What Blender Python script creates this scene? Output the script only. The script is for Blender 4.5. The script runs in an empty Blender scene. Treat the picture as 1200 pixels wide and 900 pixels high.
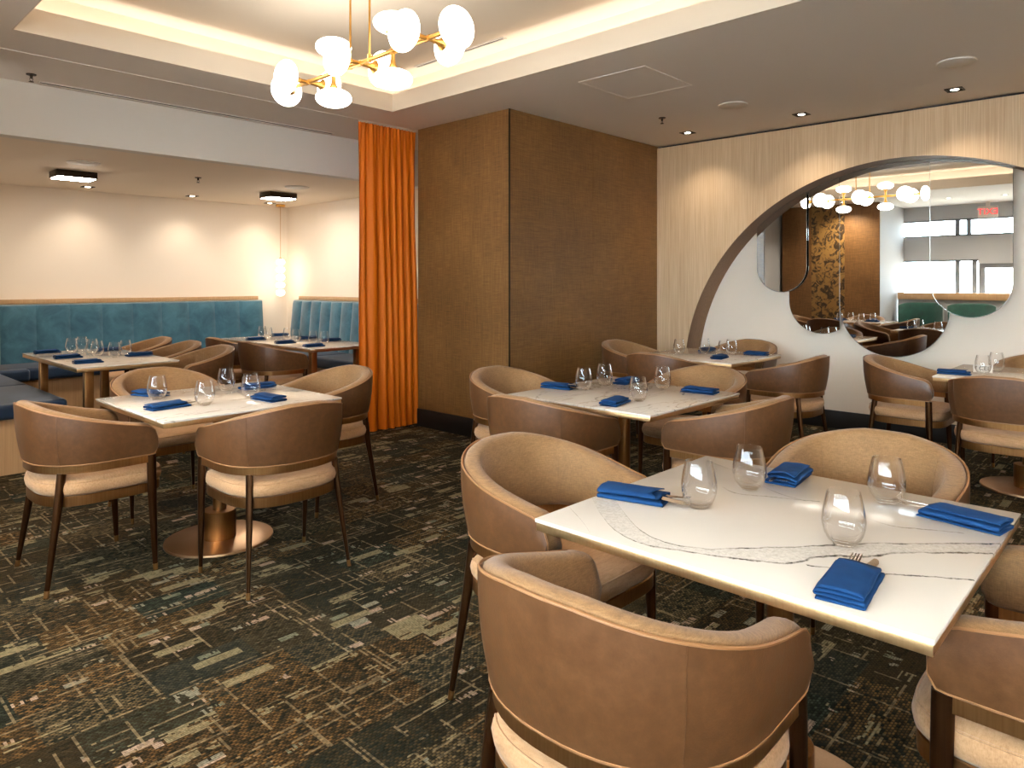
import bpy, bmesh, math, random
from mathutils import Vector, Matrix, noise as mnoise
random.seed(7)
C = bpy.context.scene.collection
PI = math.pi
SC = bpy.context.scene
rnd = random.random

# ------------------------------------------------------------------ helpers
def link(name, me, mat=None, parent=None):
    o = bpy.data.objects.new(name, me)
    C.objects.link(o)
    if mat is not None and hasattr(me, 'materials'):
        for m in (mat if isinstance(mat, (list, tuple)) else [mat]):
            me.materials.append(m)
    if parent is not None:
        o.parent = parent
    return o

def obj(name, bm, mat=None, parent=None, smooth=True, angle=40):
    me = bpy.data.meshes.new(name)
    bmesh.ops.recalc_face_normals(bm, faces=bm.faces)
    bm.to_mesh(me); bm.free()
    if smooth:
        for p in me.polygons: p.use_smooth = True
        try: me.set_sharp_from_angle(angle=math.radians(angle))
        except Exception: pass
    return link(name, me, mat, parent)

def tag(o, label, cat, group=None, kind=None):
    o['label'] = label; o['category'] = cat
    if group: o['group'] = group
    if kind: o['kind'] = kind
    return o

def thing(name, label, cat, loc=(0, 0, 0), rz=0.0, group=None):
    o = bpy.data.objects.new(name, None); C.objects.link(o)
    o.empty_display_size = 0.1
    o.location = loc; o.rotation_euler = (0, 0, rz)
    return tag(o, label, cat, group)

def struct(o):
    o['kind'] = 'structure'; return o

def dup(root, loc, rz, label, group=None):
    r = root.copy(); C.objects.link(r); r.location = loc; r.rotation_euler = (0, 0, rz)
    r['label'] = label
    if group: r['group'] = group
    for ch in list(root.children):
        c = ch.copy(); C.objects.link(c); c.parent = r
        for g in list(ch.children):
            d = g.copy(); C.objects.link(d); d.parent = c
    return r

def box(bm, x0, x1, y0, y1, z0, z1, bev=0.0, seg=2):
    r = bmesh.ops.create_cube(bm, size=1.0)
    vs = r['verts']
    for v in vs:
        v.co = Vector(((x0 + x1) / 2 + v.co.x * (x1 - x0), (y0 + y1) / 2 + v.co.y * (y1 - y0), (z0 + z1) / 2 + v.co.z * (z1 - z0)))
    if bev > 0:
        es = list({e for v in vs for e in v.link_edges})
        bmesh.ops.bevel(bm, geom=es, offset=bev, segments=seg, profile=0.5, affect='EDGES')

def BOX(*a, **k):
    bm = bmesh.new(); box(bm, *a, **k); return bm

def tube(bm, pts, rad, seg=10, closed=False, cap=True, squash=None):
    """round tube along pts; rad float or list; squash=(u,v) scales the section"""
    n = len(pts); P = [Vector(p) for p in pts]
    rings = []
    prev = None
    for i in range(n):
        if closed: t = (P[(i + 1) % n] - P[i - 1]).normalized()
        else: t = (P[min(i + 1, n - 1)] - P[max(i - 1, 0)]).normalized()
        if prev is None:
            ref = Vector((0, 0, 1)) if abs(t.z) < .9 else Vector((1, 0, 0))
            u = t.cross(ref).normalized()
        else:
            u = (prev - t * prev.dot(t)).normalized()
        prev = u
        v = t.cross(u)
        r = rad[i] if isinstance(rad, (list, tuple)) else rad
        su, sv = squash or (1, 1)
        rings.append([bm.verts.new(P[i] + u * (math.cos(2 * PI * k / seg) * r * su) + v * (math.sin(2 * PI * k / seg) * r * sv)) for k in range(seg)])
    m = n if closed else n - 1
    for i in range(m):
        a, b = rings[i], rings[(i + 1) % n]
        for k in range(seg):
            bm.faces.new((a[k], a[(k + 1) % seg], b[(k + 1) % seg], b[k]))
    if cap and not closed:
        bm.faces.new(rings[0]); bm.faces.new(rings[-1][::-1])

def lathe(bm, prof, seg=24, c=(0, 0, 0), axis='z', mat=None):
    """prof: list of (r, h)."""
    rings = []
    M = mat or Matrix.Identity(4)
    for r, h in prof:
        if r < 1e-6:
            rings.append([bm.verts.new(M @ (Vector((0, 0, h))) + Vector(c))])
        else:
            rings.append([bm.verts.new(M @ Vector((r * math.cos(2 * PI * k / seg), r * math.sin(2 * PI * k / seg), h)) + Vector(c)) for k in range(seg)])
    for a, b in zip(rings, rings[1:]):
        if len(a) == 1 and len(b) == 1: continue
        for k in range(seg):
            k2 = (k + 1) % seg
            if len(a) == 1: bm.faces.new((a[0], b[k2], b[k]))
            elif len(b) == 1: bm.faces.new((a[k], a[k2], b[0]))
            else: bm.faces.new((a[k], a[k2], b[k2], b[k]))

def prism(bm, poly, d0, d1, f):
    """extrude polygon (list of 2-tuples) between d0,d1; f(u,v,d)->xyz"""
    a = [bm.verts.new(f(u, v, d0)) for u, v in poly]
    b = [bm.verts.new(f(u, v, d1)) for u, v in poly]
    n = len(poly)
    bm.faces.new(a); bm.faces.new(b[::-1])
    for i in range(n):
        j = (i + 1) % n
        bm.faces.new((a[j], a[i], b[i], b[j]))

def loft(bm, secs, closed_sec=True, cap=True):
    """secs: list of list of points; connects successive"""
    R = [[bm.verts.new(p) for p in s] for s in secs]
    n = len(R[0])
    for a, b in zip(R, R[1:]):
        for k in range(n if closed_sec else n - 1):
            k2 = (k + 1) % n
            bm.faces.new((a[k], a[k2], b[k2], b[k]))
    if cap and closed_sec:
        bm.faces.new(R[0][::-1]); bm.faces.new(R[-1])
    return R

# ------------------------------------------------------------------ materials
def srgb(r, g, b):
    f = lambda c: (c / 255 / 12.92) if c / 255 <= .04045 else ((c / 255 + .055) / 1.055) ** 2.4
    return (f(r), f(g), f(b), 1)

class NT:
    def __init__(s, name):
        s.m = bpy.data.materials.new(name); s.m.use_nodes = True
        s.t = s.m.node_tree; s.t.nodes.clear()
        s.out = s.t.nodes.new('ShaderNodeOutputMaterial')
    def n(s, typ, **kw):
        nd = s.t.nodes.new(typ)
        for k, v in kw.items():
            if k == 'ins':
                for kk, vv in v.items():
                    if isinstance(vv, bpy.types.NodeSocket): s.t.links.new(vv, nd.inputs[kk])
                    else: nd.inputs[kk].default_value = vv
            else: setattr(nd, k, v)
        return nd
    def l(s, a, b): s.t.links.new(a, b)
    def math(s, op, a, b=None, c=None, clamp=False):
        nd = s.n('ShaderNodeMath', operation=op, use_clamp=clamp)
        for i, v in enumerate((a, b, c)):
            if v is None: continue
            if isinstance(v, bpy.types.NodeSocket): s.l(v, nd.inputs[i])
            else: nd.inputs[i].default_value = v
        return nd.outputs[0]
    def vmath(s, op, a, b=None):
        nd = s.n('ShaderNodeVectorMath', operation=op)
        for i, v in enumerate((a, b)):
            if v is None: continue
            if isinstance(v, bpy.types.NodeSocket): s.l(v, nd.inputs[i])
            else: nd.inputs[i].default_value = v
        return nd.outputs[0]
    def mix(s, fac, a, b, blend='MIX'):
        nd = s.n('ShaderNodeMix', data_type='RGBA', blend_type=blend)
        for i, v in ((0, fac), (6, a), (7, b)):
            if isinstance(v, bpy.types.NodeSocket): s.l(v, nd.inputs[i])
            else: nd.inputs[i].default_value = v
        return nd.outputs[2]
    def ramp(s, fac, stops, interp='LINEAR'):
        nd = s.n('ShaderNodeValToRGB'); cr = nd.color_ramp; cr.interpolation = interp
        while len(cr.elements) < len(stops): cr.elements.new(.5)
        for e, (p, c) in zip(cr.elements, stops):
            e.position = p; e.color = c if len(c) == 4 else (*c, 1)
        s.l(fac, nd.inputs[0]); return nd.outputs[0]
    def coord(s, kind='Object', scale=None):
        tc = s.n('ShaderNodeTexCoord').outputs[kind]
        if scale is None: return tc
        mp = s.n('ShaderNodeMapping'); mp.inputs['Scale'].default_value = scale
        s.l(tc, mp.inputs[0]); return mp.outputs[0]
    def noise(s, vec, scale, detail=2, rough=.5, dist=0):
        return s.n('ShaderNodeTexNoise', ins={'Vector': vec, 'Scale': scale, 'Detail': detail, 'Roughness': rough, 'Distortion': dist}).outputs[0]
    def bsdf(s, color, rough=.5, metal=0, bump=None, bstr=.2, bdist=.01, spec=.5, sheen=0, coat=0, aniso=0):
        b = s.n('ShaderNodeBsdfPrincipled')
        for k, v in (('Base Color', color), ('Roughness', rough), ('Metallic', metal)):
            if isinstance(v, bpy.types.NodeSocket): s.l(v, b.inputs[k])
            else: b.inputs[k].default_value = v
        b.inputs['Specular IOR Level'].default_value = spec
        b.inputs['Sheen Weight'].default_value = sheen
        b.inputs['Coat Weight'].default_value = coat
        if aniso: b.inputs['Anisotropic'].default_value = aniso
        if bump is not None:
            bn = s.n('ShaderNodeBump'); bn.inputs['Strength'].default_value = bstr; bn.inputs['Distance'].default_value = bdist
            s.l(bump, bn.inputs['Height']); s.l(bn.outputs[0], b.inputs['Normal'])
        s.l(b.outputs[0], s.out.inputs[0]); s.b = b
        return s.m

def plain(name, col, rough=.5, metal=0, **k):
    t = NT(name); c = t.coord()
    f = t.noise(c, 6, 3)
    colr = t.mix(t.math('MULTIPLY', f, .12), col, tuple(x * .75 for x in col[:3]) + (1,))
    return t.bsdf(colr, rough, metal, **k)

def emit(name, col, strength, power_col=None):
    t = NT(name)
    e = t.n('ShaderNodeEmission'); e.inputs[0].default_value = col; e.inputs[1].default_value = strength
    t.l(e.outputs[0], t.out.inputs[0]); return t.m

def paint(name, col, rough=.7):
    t = NT(name); c = t.coord()
    f = t.noise(c, 220, 2); g = t.noise(c, .7, 2)
    colr = t.mix(t.math('MULTIPLY', g, .10), col, tuple(x * .85 for x in col[:3]) + (1,))
    return t.bsdf(colr, rough, bump=f, bstr=.05, bdist=.002, spec=.3)

M = {}
M['ceil'] = paint('ceiling_paint', srgb(240, 232, 224))
M['tray'] = paint('tray_paint', srgb(225, 212, 195))
M['fascia'] = paint('bulkhead_paint', srgb(232, 226, 218))
M['booth_wall'] = paint('cream_wall_paint', srgb(246, 232, 214))
M['recess'] = paint('recess_paint', srgb(230, 214, 196))
M['grey_wall'] = paint('grey_wall_paint', srgb(175, 175, 176))
M['black'] = plain('black_baseboard', srgb(22, 18, 16), .45)
M['darkmetal'] = plain('dark_metal', srgb(52, 40, 30), .4, .8)
M['white_plastic'] = plain('white_plastic', srgb(222, 214, 204), .5)
M['groove'] = plain('groove_dark', srgb(40, 36, 36), .8)
M['mullion'] = plain('grey_mullion', srgb(120, 122, 125), .4, .3)

def bronze(name, c0, c1, rough):
    t = NT(name); c = t.coord('Object', (3, 3, 220))
    f = t.noise(c, 3, 3)
    g = t.noise(t.coord('Object', (90, 90, 2)), 2, 3)
    col = t.mix(g, c0, c1)
    return t.bsdf(col, t.math('ADD', t.math('MULTIPLY', f, .15), rough), .95, bump=f, bstr=.04, bdist=.001)
M['bronze'] = bronze('brushed_bronze', srgb(140, 98, 58), srgb(182, 134, 84), .26)
M['leg'] = bronze('dark_bronze_leg', srgb(64, 40, 24), srgb(92, 60, 36), .3)
M['ferrule'] = bronze('brass_ferrule', srgb(150, 110, 66), srgb(172, 128, 80), .3)
M['brass'] = bronze('satin_brass', srgb(196, 146, 72), srgb(214, 164, 88), .26)
M['table_edge'] = bronze('brass_table_edge', srgb(186, 150, 104), srgb(206, 170, 122), .3)
M['disc'] = bronze('champagne_bronze', srgb(176, 140, 104), srgb(198, 160, 122), .25)
M['steel'] = plain('steel_cutlery', srgb(214, 206, 196), .2, 1)

def leather():
    t = NT('tan_leather'); c = t.coord()
    oi = t.n('ShaderNodeObjectInfo').outputs['Random']
    f = t.noise(t.vmath('ADD', c, t.n('ShaderNodeCombineXYZ', ins={'X': t.math('MULTIPLY', oi, 9)}).outputs[0]), 34, 6, .6)
    g = t.n('ShaderNodeTexVoronoi', ins={'Vector': c, 'Scale': 260}).outputs[0]
    col = t.ramp(f, [(.25, srgb(78, 48, 25)), (.5, srgb(90, 57, 31)), (.78, srgb(104, 68, 39))])
    h = t.math('ADD', t.math('MULTIPLY', g, .4), f)
    return t.bsdf(col, t.math('ADD', t.math('MULTIPLY', f, .2), .30), bump=h, bstr=.10, bdist=.003, spec=.5)
M['leather'] = leather()

def linen(name, a, b, c_, sc=(7, 7, 120)):
    t = NT(name)
    h = t.noise(t.coord('Object', sc), 2.2, 5, .6)
    v = t.noise(t.coord('Object', (230, 230, 20)), 2.2, 3, .6)
    f = t.noise(t.coord(), 7, 3)
    col = t.ramp(t.math('ADD', t.math('MULTIPLY', h, .5), t.math('ADD', t.math('MULTIPLY', v, .35), t.math('MULTIPLY', f, .15))), [(.3, a), (.5, b), (.7, c_)])
    return t.bsdf(col, .72, bump=t.math('ADD', h, v), bstr=.12, bdist=.003, spec=.3, sheen=.15)
M['linen'] = linen('tan_linen', srgb(98, 69, 41), srgb(132, 97, 60), srgb(158, 120, 80), (22, 22, 240))
M['seatfab'] = linen('tan_seat_fabric', srgb(150, 110, 72), srgb(180, 138, 98), srgb(196, 156, 116), (14, 60, 60))
M['piping'] = plain('piping_leather', srgb(150, 106, 68), .4)

def velvet(name, c0, c1, sh=.5):
    t = NT(name); c = t.coord()
    f = t.noise(c, 5, 5, .65, .6)
    col = t.ramp(f, [(.3, c0), (.7, c1)])
    return t.bsdf(col, .55, bump=t.noise(c, 400, 2), bstr=.08, bdist=.002, sheen=sh, spec=.25)
M['teal'] = velvet('teal_velvet', srgb(36, 80, 100), srgb(70, 118, 136))
M['navy'] = velvet('navy_velvet', srgb(16, 34, 58), srgb(34, 56, 82), .2)
M['green'] = velvet('green_velvet', srgb(6, 52, 44), srgb(12, 76, 62))
def curtain_mat():
    t = NT('orange_velvet'); c = t.coord()
    f = t.noise(t.coord('Object', (14, 14, 2.2)), 1.5, 3, .5)
    return t.bsdf(t.mix(f, srgb(188, 90, 3), srgb(203, 104, 8)), .6, bump=t.noise(c, 500, 2), bstr=.06, bdist=.002, spec=.2)
M['orange'] = curtain_mat()
def napkin_mat():
    t = NT('blue_napkin_cloth'); c = t.coord()
    w = t.noise(t.coord('Object', (900, 900, 900)), 1, 2)
    col = t.mix(t.noise(c, 30, 3), srgb(9, 44, 86), srgb(18, 64, 112))
    return t.bsdf(col, .8, bump=w, bstr=.1, bdist=.001, spec=.2)
M['napkin'] = napkin_mat()

def woodgrain(name, a, b, vert=True, sc=1.0):
    t = NT(name)
    c = t.coord('Object', (70 * sc, 70 * sc, 1.1) if vert else (1.2, 1.2, 60))
    f = t.noise(c, 1.6, 5, .6)
    g = t.noise(t.coord('Object', (260, 260, 2.5)), 1.2, 2)
    k = t.noise(t.coord('Object', (5, 5, .2)), 1.0, 2)
    h = t.math('ADD', t.math('MULTIPLY', f, .55), t.math('ADD', t.math('MULTIPLY', g, .25), t.math('MULTIPLY', k, .2)))
    col = t.ramp(h, [(.32, a), (.68, b)])
    return t.bsdf(col, .48, bump=h, bstr=.05, bdist=.002, spec=.35)
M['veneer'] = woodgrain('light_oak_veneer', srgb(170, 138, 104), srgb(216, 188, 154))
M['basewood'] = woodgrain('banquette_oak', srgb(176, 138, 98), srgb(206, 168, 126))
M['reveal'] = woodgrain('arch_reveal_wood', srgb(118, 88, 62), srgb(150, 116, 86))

def fabric_wall():
    t = NT('brown_grasscloth'); oc = t.coord()
    h = t.noise(t.coord('Object', (5, 5, 160)), 1.6, 5, .62)
    v = t.noise(t.coord('Object', (120, 120, 4)), 1.6, 4, .6)
    p = t.noise(oc, 1.6, 3)
    s = t.math('ADD', t.math('MULTIPLY', h, .45), t.math('ADD', t.math('MULTIPLY', v, .35), t.math('MULTIPLY', p, .2)))
    col = t.ramp(s, [(.34, srgb(80, 52, 22)), (.5, srgb(114, 78, 39)), (.66, srgb(144, 104, 58))])
    return t.bsdf(col, .5, bump=s, bstr=.15, bdist=.004, spec=.45)
M['grass'] = fabric_wall()

def damask():
    t = NT('damask_wallcovering'); c = t.coord()
    f = t.noise(c, 9, 4, .6, 1.2)
    col = t.ramp(f, [(.44, srgb(52, 34, 12)), (.54, srgb(140, 104, 52))])
    return t.bsdf(col, .5)
M['damask'] = damask()

def carpet():
    t = NT('woven_carpet')
    tc = t.coord('Object')
    sx = t.n('ShaderNodeSeparateXYZ'); t.l(tc, sx.inputs[0])
    X, Y = sx.outputs[0], sx.outputs[1]
    def cell(lx, ly, off=0.0, brick=0.37):
        row = t.math('FLOOR', t.math('DIVIDE', t.math('ADD', Y, off), ly))
        sh = t.n('ShaderNodeTexWhiteNoise', noise_dimensions='1D'); t.l(row, sh.inputs['W'])
        col = t.math('FLOOR', t.math('DIVIDE', t.math('ADD', X, t.math('MULTIPLY', sh.outputs[0], lx * 3)), lx))
        cb = t.n('ShaderNodeCombineXYZ', ins={'X': col, 'Y': row, 'Z': off * 13.7})
        wn = t.n('ShaderNodeTexWhiteNoise', noise_dimensions='3D'); t.l(cb.outputs[0], wn.inputs['Vector'])
        return wn.outputs[0], wn.outputs[1]
    sep = lambda c_, i_: t.n('ShaderNodeSeparateColor', ins={0: c_}).outputs[i_]
    a, ac = cell(.34, .20, .0)
    b, bc = cell(.17, .046, .31)
    g, gc = cell(.075, .030, 2.13)
    # ragged fine rows along X and columns along Y
    FR = .0085
    rowi = t.math('FLOOR', t.math('DIVIDE', Y, FR)); coli = t.math('FLOOR', t.math('DIVIDE', X, FR))
    rN = t.noise(t.n('ShaderNodeCombineXYZ', ins={'X': t.math('MULTIPLY', X, 9), 'Y': t.math('MULTIPLY', rowi, 5.37)}).outputs[0], 1.0, 2, .6)
    cN = t.noise(t.n('ShaderNodeCombineXYZ', ins={'X': t.math('MULTIPLY', coli, 5.11), 'Y': t.math('MULTIPLY', Y, 11), 'Z': 3.3}).outputs[0], 1.0, 2, .6)
    def wn(x, y, z):
        n_ = t.n('ShaderNodeTexWhiteNoise', noise_dimensions='3D'); t.l(t.n('ShaderNodeCombineXYZ', ins={'X': x, 'Y': y, 'Z': z}).outputs[0], n_.inputs['Vector']); return n_.outputs[0]
    dens = t.noise(tc, 1.9, 4, .65)
    # loops: staggered cells with their own brightness
    LX, LY = .0165, .0095
    lrow = t.math('FLOOR', t.math('DIVIDE', Y, LY))
    xs_ = t.math('ADD', t.math('DIVIDE', X, LX), t.math('MULTIPLY', lrow, .42))
    lcol = t.math('FLOOR', xs_)
    fx = t.math('ABSOLUTE', t.math('SINE', t.math('MULTIPLY', xs_, PI)))
    fy = t.math('ABSOLUTE', t.math('SINE', t.math('MULTIPLY', t.math('DIVIDE', Y, LY), PI)))
    bump = t.math('POWER', t.math('MULTIPLY', fx, fy), .7)
    lr = wn(lcol, lrow, 1.7)
    patch_dark = t.ramp(a, [(0, srgb(30, 27, 18)), (.3, srgb(42, 35, 22)), (.5, srgb(30, 32, 25)), (.75, srgb(46, 38, 24)), (.9, srgb(34, 36, 30))], 'CONSTANT')
    patch_loop = t.ramp(sep(ac, 1), [(0, srgb(126, 94, 52)), (.22, srgb(92, 84, 62)), (.42, srgb(78, 62, 36)), (.58, srgb(124, 104, 70)), (.72, srgb(74, 82, 66)), (.86, srgb(132, 98, 54))], 'CONSTANT')
    lk = t.math('MULTIPLY', bump, t.math('ADD', t.math('MULTIPLY', lr, 1.1), -.05, clamp=True), clamp=True)
    lk = t.math('MULTIPLY', lk, t.math('ADD', .35, t.math('MULTIPLY', sep(ac, 2), .75)), clamp=True)
    col = t.mix(lk, patch_dark, patch_loop)
    # fine dark rows
    col = t.mix(t.math('MULTIPLY', t.math('GREATER_THAN', rN, .60), .55), col, srgb(24, 23, 17))
    # light woven bars with ragged ends
    thr = t.math('SUBTRACT', 1.26, t.math('MULTIPLY', dens, .62))
    bb = t.math('ADD', b, t.math('MULTIPLY', t.math('SUBTRACT', rN, .5), .30))
    gg = t.math('ADD', g, t.math('MULTIPLY', t.math('SUBTRACT', cN, .5), .30))
    lm = t.math('MAXIMUM', t.math('GREATER_THAN', bb, thr), t.math('GREATER_THAN', gg, t.math('ADD', thr, .01)))
    stripx = t.math('ADD', .35, t.math('MULTIPLY', t.math('ABSOLUTE', t.math('SINE', t.math('MULTIPLY', t.math('DIVIDE', Y, FR), PI))), .65))
    lm = t.math('MULTIPLY', lm, t.math('MULTIPLY', stripx, t.math('ADD', t.math('MULTIPLY', wn(coli, rowi, 8.1), .45), .5)), clamp=True)
    lc = t.ramp(sep(bc, 0), [(0, srgb(190, 160, 138)), (.25, srgb(156, 150, 130)), (.5, srgb(200, 172, 150)), (.7, srgb(132, 134, 112)), (.86, srgb(156, 142, 108))], 'CONSTANT')
    col = t.mix(lm, col, lc)
    # thin light lines in both directions
    l1 = t.math('MULTIPLY', t.math('GREATER_THAN', wn(rowi, t.math('FLOOR', t.math('DIVIDE', X, .33)), 5.5), .88), t.math('GREATER_THAN', rN, .47))
    l2 = t.math('MULTIPLY', t.math('GREATER_THAN', wn(coli, t.math('FLOOR', t.math('DIVIDE', Y, .20)), 6.5), .945), t.math('GREATER_THAN', cN, .44))
    lines = t.math('MULTIPLY', t.math('MULTIPLY', t.math('MAXIMUM', l1, l2), t.math('ADD', .25, t.math('MULTIPLY', lr, .75))), .70)
    col = t.mix(lines, col, srgb(150, 130, 98))
    fz = t.noise(tc, 420, 2)
    col = t.mix(t.math('MULTIPLY', fz, .22), col, srgb(26, 23, 15))
    return t.bsdf(col, .95, bump=t.math('ADD', bump, fz), bstr=.5, bdist=.006, spec=.1)
M['carpet'] = carpet()

def marble(name, curves=None):
    t = NT(name); oc = t.coord('Object')
    base = t.mix(t.noise(oc, 3, 3), srgb(214, 203, 190), srgb(204, 192, 178))
    sx = t.n('ShaderNodeSeparateXYZ'); t.l(oc, sx.inputs[0])
    X, Y = sx.outputs[0], sx.outputs[1]
    wob = t.noise(oc, 26, 4, .65)
    brk = t.noise(oc, 13, 3)
    fine = t.noise(oc, 120, 3, .7)
    if curves:
        p = t.math('MULTIPLY', t.math('SUBTRACT', X, Y), .70711)
        q = t.math('MULTIPLY', t.math('ADD', X, Y), .70711)
        u = t.math('ADD', t.math('DIVIDE', p, 1.4), .5)
        qw = t.math('ADD', q, t.math('MULTIPLY', t.math('SUBTRACT', wob, .5), .022))
        tot = None
        dists = []
        for pts, w, s in curves:
            fc = t.n('ShaderNodeFloatCurve'); cv = fc.mapping.curves[0]
            fc.mapping.use_clip = False
            ps = [((a - b) * .70711 / 1.4 + .5, (a + b) * .70711 / 1.4 + .5) for a, b in pts]
            ps.sort()
            cv.points[0].location = ps[0]; cv.points[1].location = ps[-1]
            for pt in ps[1:-1]: cv.points.new(*pt)
            fc.mapping.update()
            t.l(u, fc.inputs[1])
            g = t.math('MULTIPLY', t.math('SUBTRACT', fc.outputs[0], .5), 1.4)
            sd = t.math('SUBTRACT', qw, g)
            dd = t.math('ABSOLUTE', sd); dists.append(sd)
            m = t.math('SUBTRACT', 1, t.math('DIVIDE', dd, t.math('MULTIPLY', t.math('ADD', brk, .25), w * 1.5)), clamp=True)
            ins = t.math('MULTIPLY', t.math('GREATER_THAN', u, ps[0][0]), t.math('LESS_THAN', u, ps[-1][0]))
            m = t.math('MULTIPLY', t.math('MULTIPLY', m, ins), t.math('MULTIPLY', t.math('ADD', t.math('MULTIPLY', brk, 2.2), -.35, clamp=True), t.math('MULTIPLY', s * 1.8, t.math('ADD', t.math('MULTIPLY', fine, 1.6), -.25, clamp=True))), clamp=True)
            tot = m if tot is None else t.math('MAXIMUM', tot, m)
        # light grey speckle between the first two veins
        lo = t.math('MULTIPLY', dists[0], dists[1])
        ins0 = t.math('GREATER_THAN', u, -.02 + (1.592 - 1.825 - 1.176 + .757) * .70711 / 1.4 + .5)
        between = t.math('MULTIPLY', t.math('LESS_THAN', lo, 0.0), t.math('MULTIPLY', t.math('SUBTRACT', fine, .38, clamp=True), 1.1))
        col = t.mix(between, base, srgb(120, 112, 104))
        col = t.mix(t.math('MULTIPLY', tot, .95, clamp=True), col, srgb(48, 40, 34))
    else:
        wv = t.vmath('ADD', oc, t.n('ShaderNodeObjectInfo').outputs['Location'])
        mp = t.n('ShaderNodeMapping'); mp.inputs['Scale'].default_value = (1.5, 5.0, 1); mp.inputs['Rotation'].default_value = (0, 0, .75)
        t.l(wv, mp.inputs[0])
        v = t.noise(mp.outputs[0], 1.3, 4, .6, .6)
        ds = t.math('ABSOLUTE', t.math('SUBTRACT', v, .5))
        m = t.math('SUBTRACT', 1, t.math('DIVIDE', ds, .012), clamp=True)
        ds2 = t.math('ABSOLUTE', t.math('SUBTRACT', v, .585))
        m2 = t.math('SUBTRACT', 1, t.math('DIVIDE', ds2, .008), clamp=True)
        mm = t.math('MULTIPLY', t.math('MAXIMUM', m, t.math('MULTIPLY', m2, .7)), t.math('ADD', t.math('MULTIPLY', brk, 1.3), -.1, clamp=True))
        col = t.mix(t.math('MULTIPLY', mm, .9), base, srgb(92, 72, 56))
    return t.bsdf(col, .12, spec=.5)

def glassmat(name, tint, edge, base, rough=.0, powr=3.5, dark=0.0):
    t = NT(name)
    ge = t.n('ShaderNodeNewGeometry')
    dp = t.n('ShaderNodeVectorMath', operation='DOT_PRODUCT'); t.l(ge.outputs['Normal'], dp.inputs[0]); t.l(ge.outputs['Incoming'], dp.inputs[1])
    fac = t.math('ADD', t.math('MULTIPLY', t.math('POWER', t.math('SUBTRACT', 1, t.math('ABSOLUTE', dp.outputs['Value'])), powr), edge), base, clamp=True)
    tr = t.n('ShaderNodeBsdfTransparent'); tr.inputs[0].default_value = tint
    if dark: t.l(t.mix(t.math('MULTIPLY', t.math('POWER', t.math('SUBTRACT', 1, t.math('ABSOLUTE', dp.outputs['Value'])), 4), dark), tint, (.30, .28, .26, 1)), tr.inputs[0])
    gl = t.n('ShaderNodeBsdfGlossy'); gl.inputs['Roughness'].default_value = rough; gl.inputs[0].default_value = (1, 1, 1, 1)
    mx = t.n('ShaderNodeMixShader'); t.l(fac, mx.inputs[0])
    t.l(tr.outputs[0], mx.inputs[1]); t.l(gl.outputs[0], mx.inputs[2]); t.l(mx.outputs[0], t.out.inputs[0])
    return t.m
M['glass'] = glassmat('clear_drinking_glass', (.995, .995, .995, 1), .95, .014, .01, 2.2, .45)
M['pane'] = glassmat('window_pane_glass', (.95, .98, .98, 1), .7, .04)
def mirror():
    t = NT('mirror_silver'); c = t.coord()
    return t.bsdf(t.mix(t.noise(c, 1.5), (.86, .88, .87, 1), (.84, .86, .86, 1)), .0, 1)
M['mirror'] = mirror()
M['mirror_edge'] = plain('mirror_polished_edge', srgb(206, 206, 200), .15, .6)

WARM = (1, .86, .68, 1); WARMW = (1, .86, .68, 1)
M['globe'] = emit('opal_globe_lit', (1, .93, .82, 1), 6.0)
M['pend'] = emit('pendant_globe_lit', (1, .88, .70, 1), 4.5)
M['led'] = emit('led_strip_lit', (1, .92, .83, 1), 8.0)
M['panel_light'] = emit('panel_diffuser_lit', (1, .88, .74, 1), 62.0)
M['dl'] = emit('downlight_lit', (1, .90, .74, 1), 12.0)
M['exit_red'] = emit('exit_letters_lit', (1, .05, .06, 1), 1.6)

# ------------------------------------------------------------------ room
ZC = 2.802; ZS = 2.406
XW, XR = 6.545, 6.845
FY = 6.066            # bulkhead face
BY = 9.12             # booth back wall
BX = 5.06             # booth right wall
CX0, CY0, CY1 = 4.258, 4.046, 5.24
XL = -1.72            # window wall
YN = -3.4

struct(obj('floor', BOX(XL - .2, XR + .2, YN - .2, BY + .2, -.12, 0), M['carpet']))

TX0, TX1, TY0, TY1 = .976, 3.663, -.15, 4.848
bm = bmesh.new()
box(bm, XL - .2, TX0, YN - .2, FY, ZC, ZC + .03)
box(bm, TX1, XR + .2, YN - .2, FY, ZC, ZC + .03)
box(bm, TX0, TX1, TY1, FY, ZC, ZC + .03)
box(bm, TX0, TX1, YN - .2, TY0, ZC, ZC + .03)
struct(obj('ceiling', bm, M['ceil'], smooth=False))
# tray: cove back walls and upper ceiling
TZ = 3.09; CW = .14
bm = bmesh.new()
box(bm, TX0 - CW - .05, TX0 - CW, TY0 - CW, TY1 + CW, ZC + .03, TZ)
box(bm, TX1 + CW, TX1 + CW + .05, TY0 - CW, TY1 + CW, ZC + .03, TZ)
box(bm, TX0 - CW, TX1 + CW, TY1 + CW, TY1 + CW + .05, ZC + .03, TZ)
box(bm, TX0 - CW, TX1 + CW, TY0 - CW - .05, TY0 - CW, ZC + .03, TZ)
box(bm, TX0 - CW - .05, TX1 + CW + .05, TY0 - CW - .05, TY1 + CW + .05, TZ, TZ + .08)
struct(obj('ceiling_tray', bm, M['tray'], smooth=False))
# tray inner faces (the light band under the lip)
bm = bmesh.new()
e = .006
box(bm, TX0, TX0 + e, TY0, TY1, ZC - .001, ZC + .147)
box(bm, TX1 - e, TX1, TY0, TY1, ZC - .001, ZC + .147)
box(bm, TX0, TX1, TY1 - e, TY1, ZC - .001, ZC + .147)
box(bm, TX0, TX1, TY0, TY0 + e, ZC - .001, ZC + .147)
struct(obj('trim_tray', bm, M['tray'], smooth=False))
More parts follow.
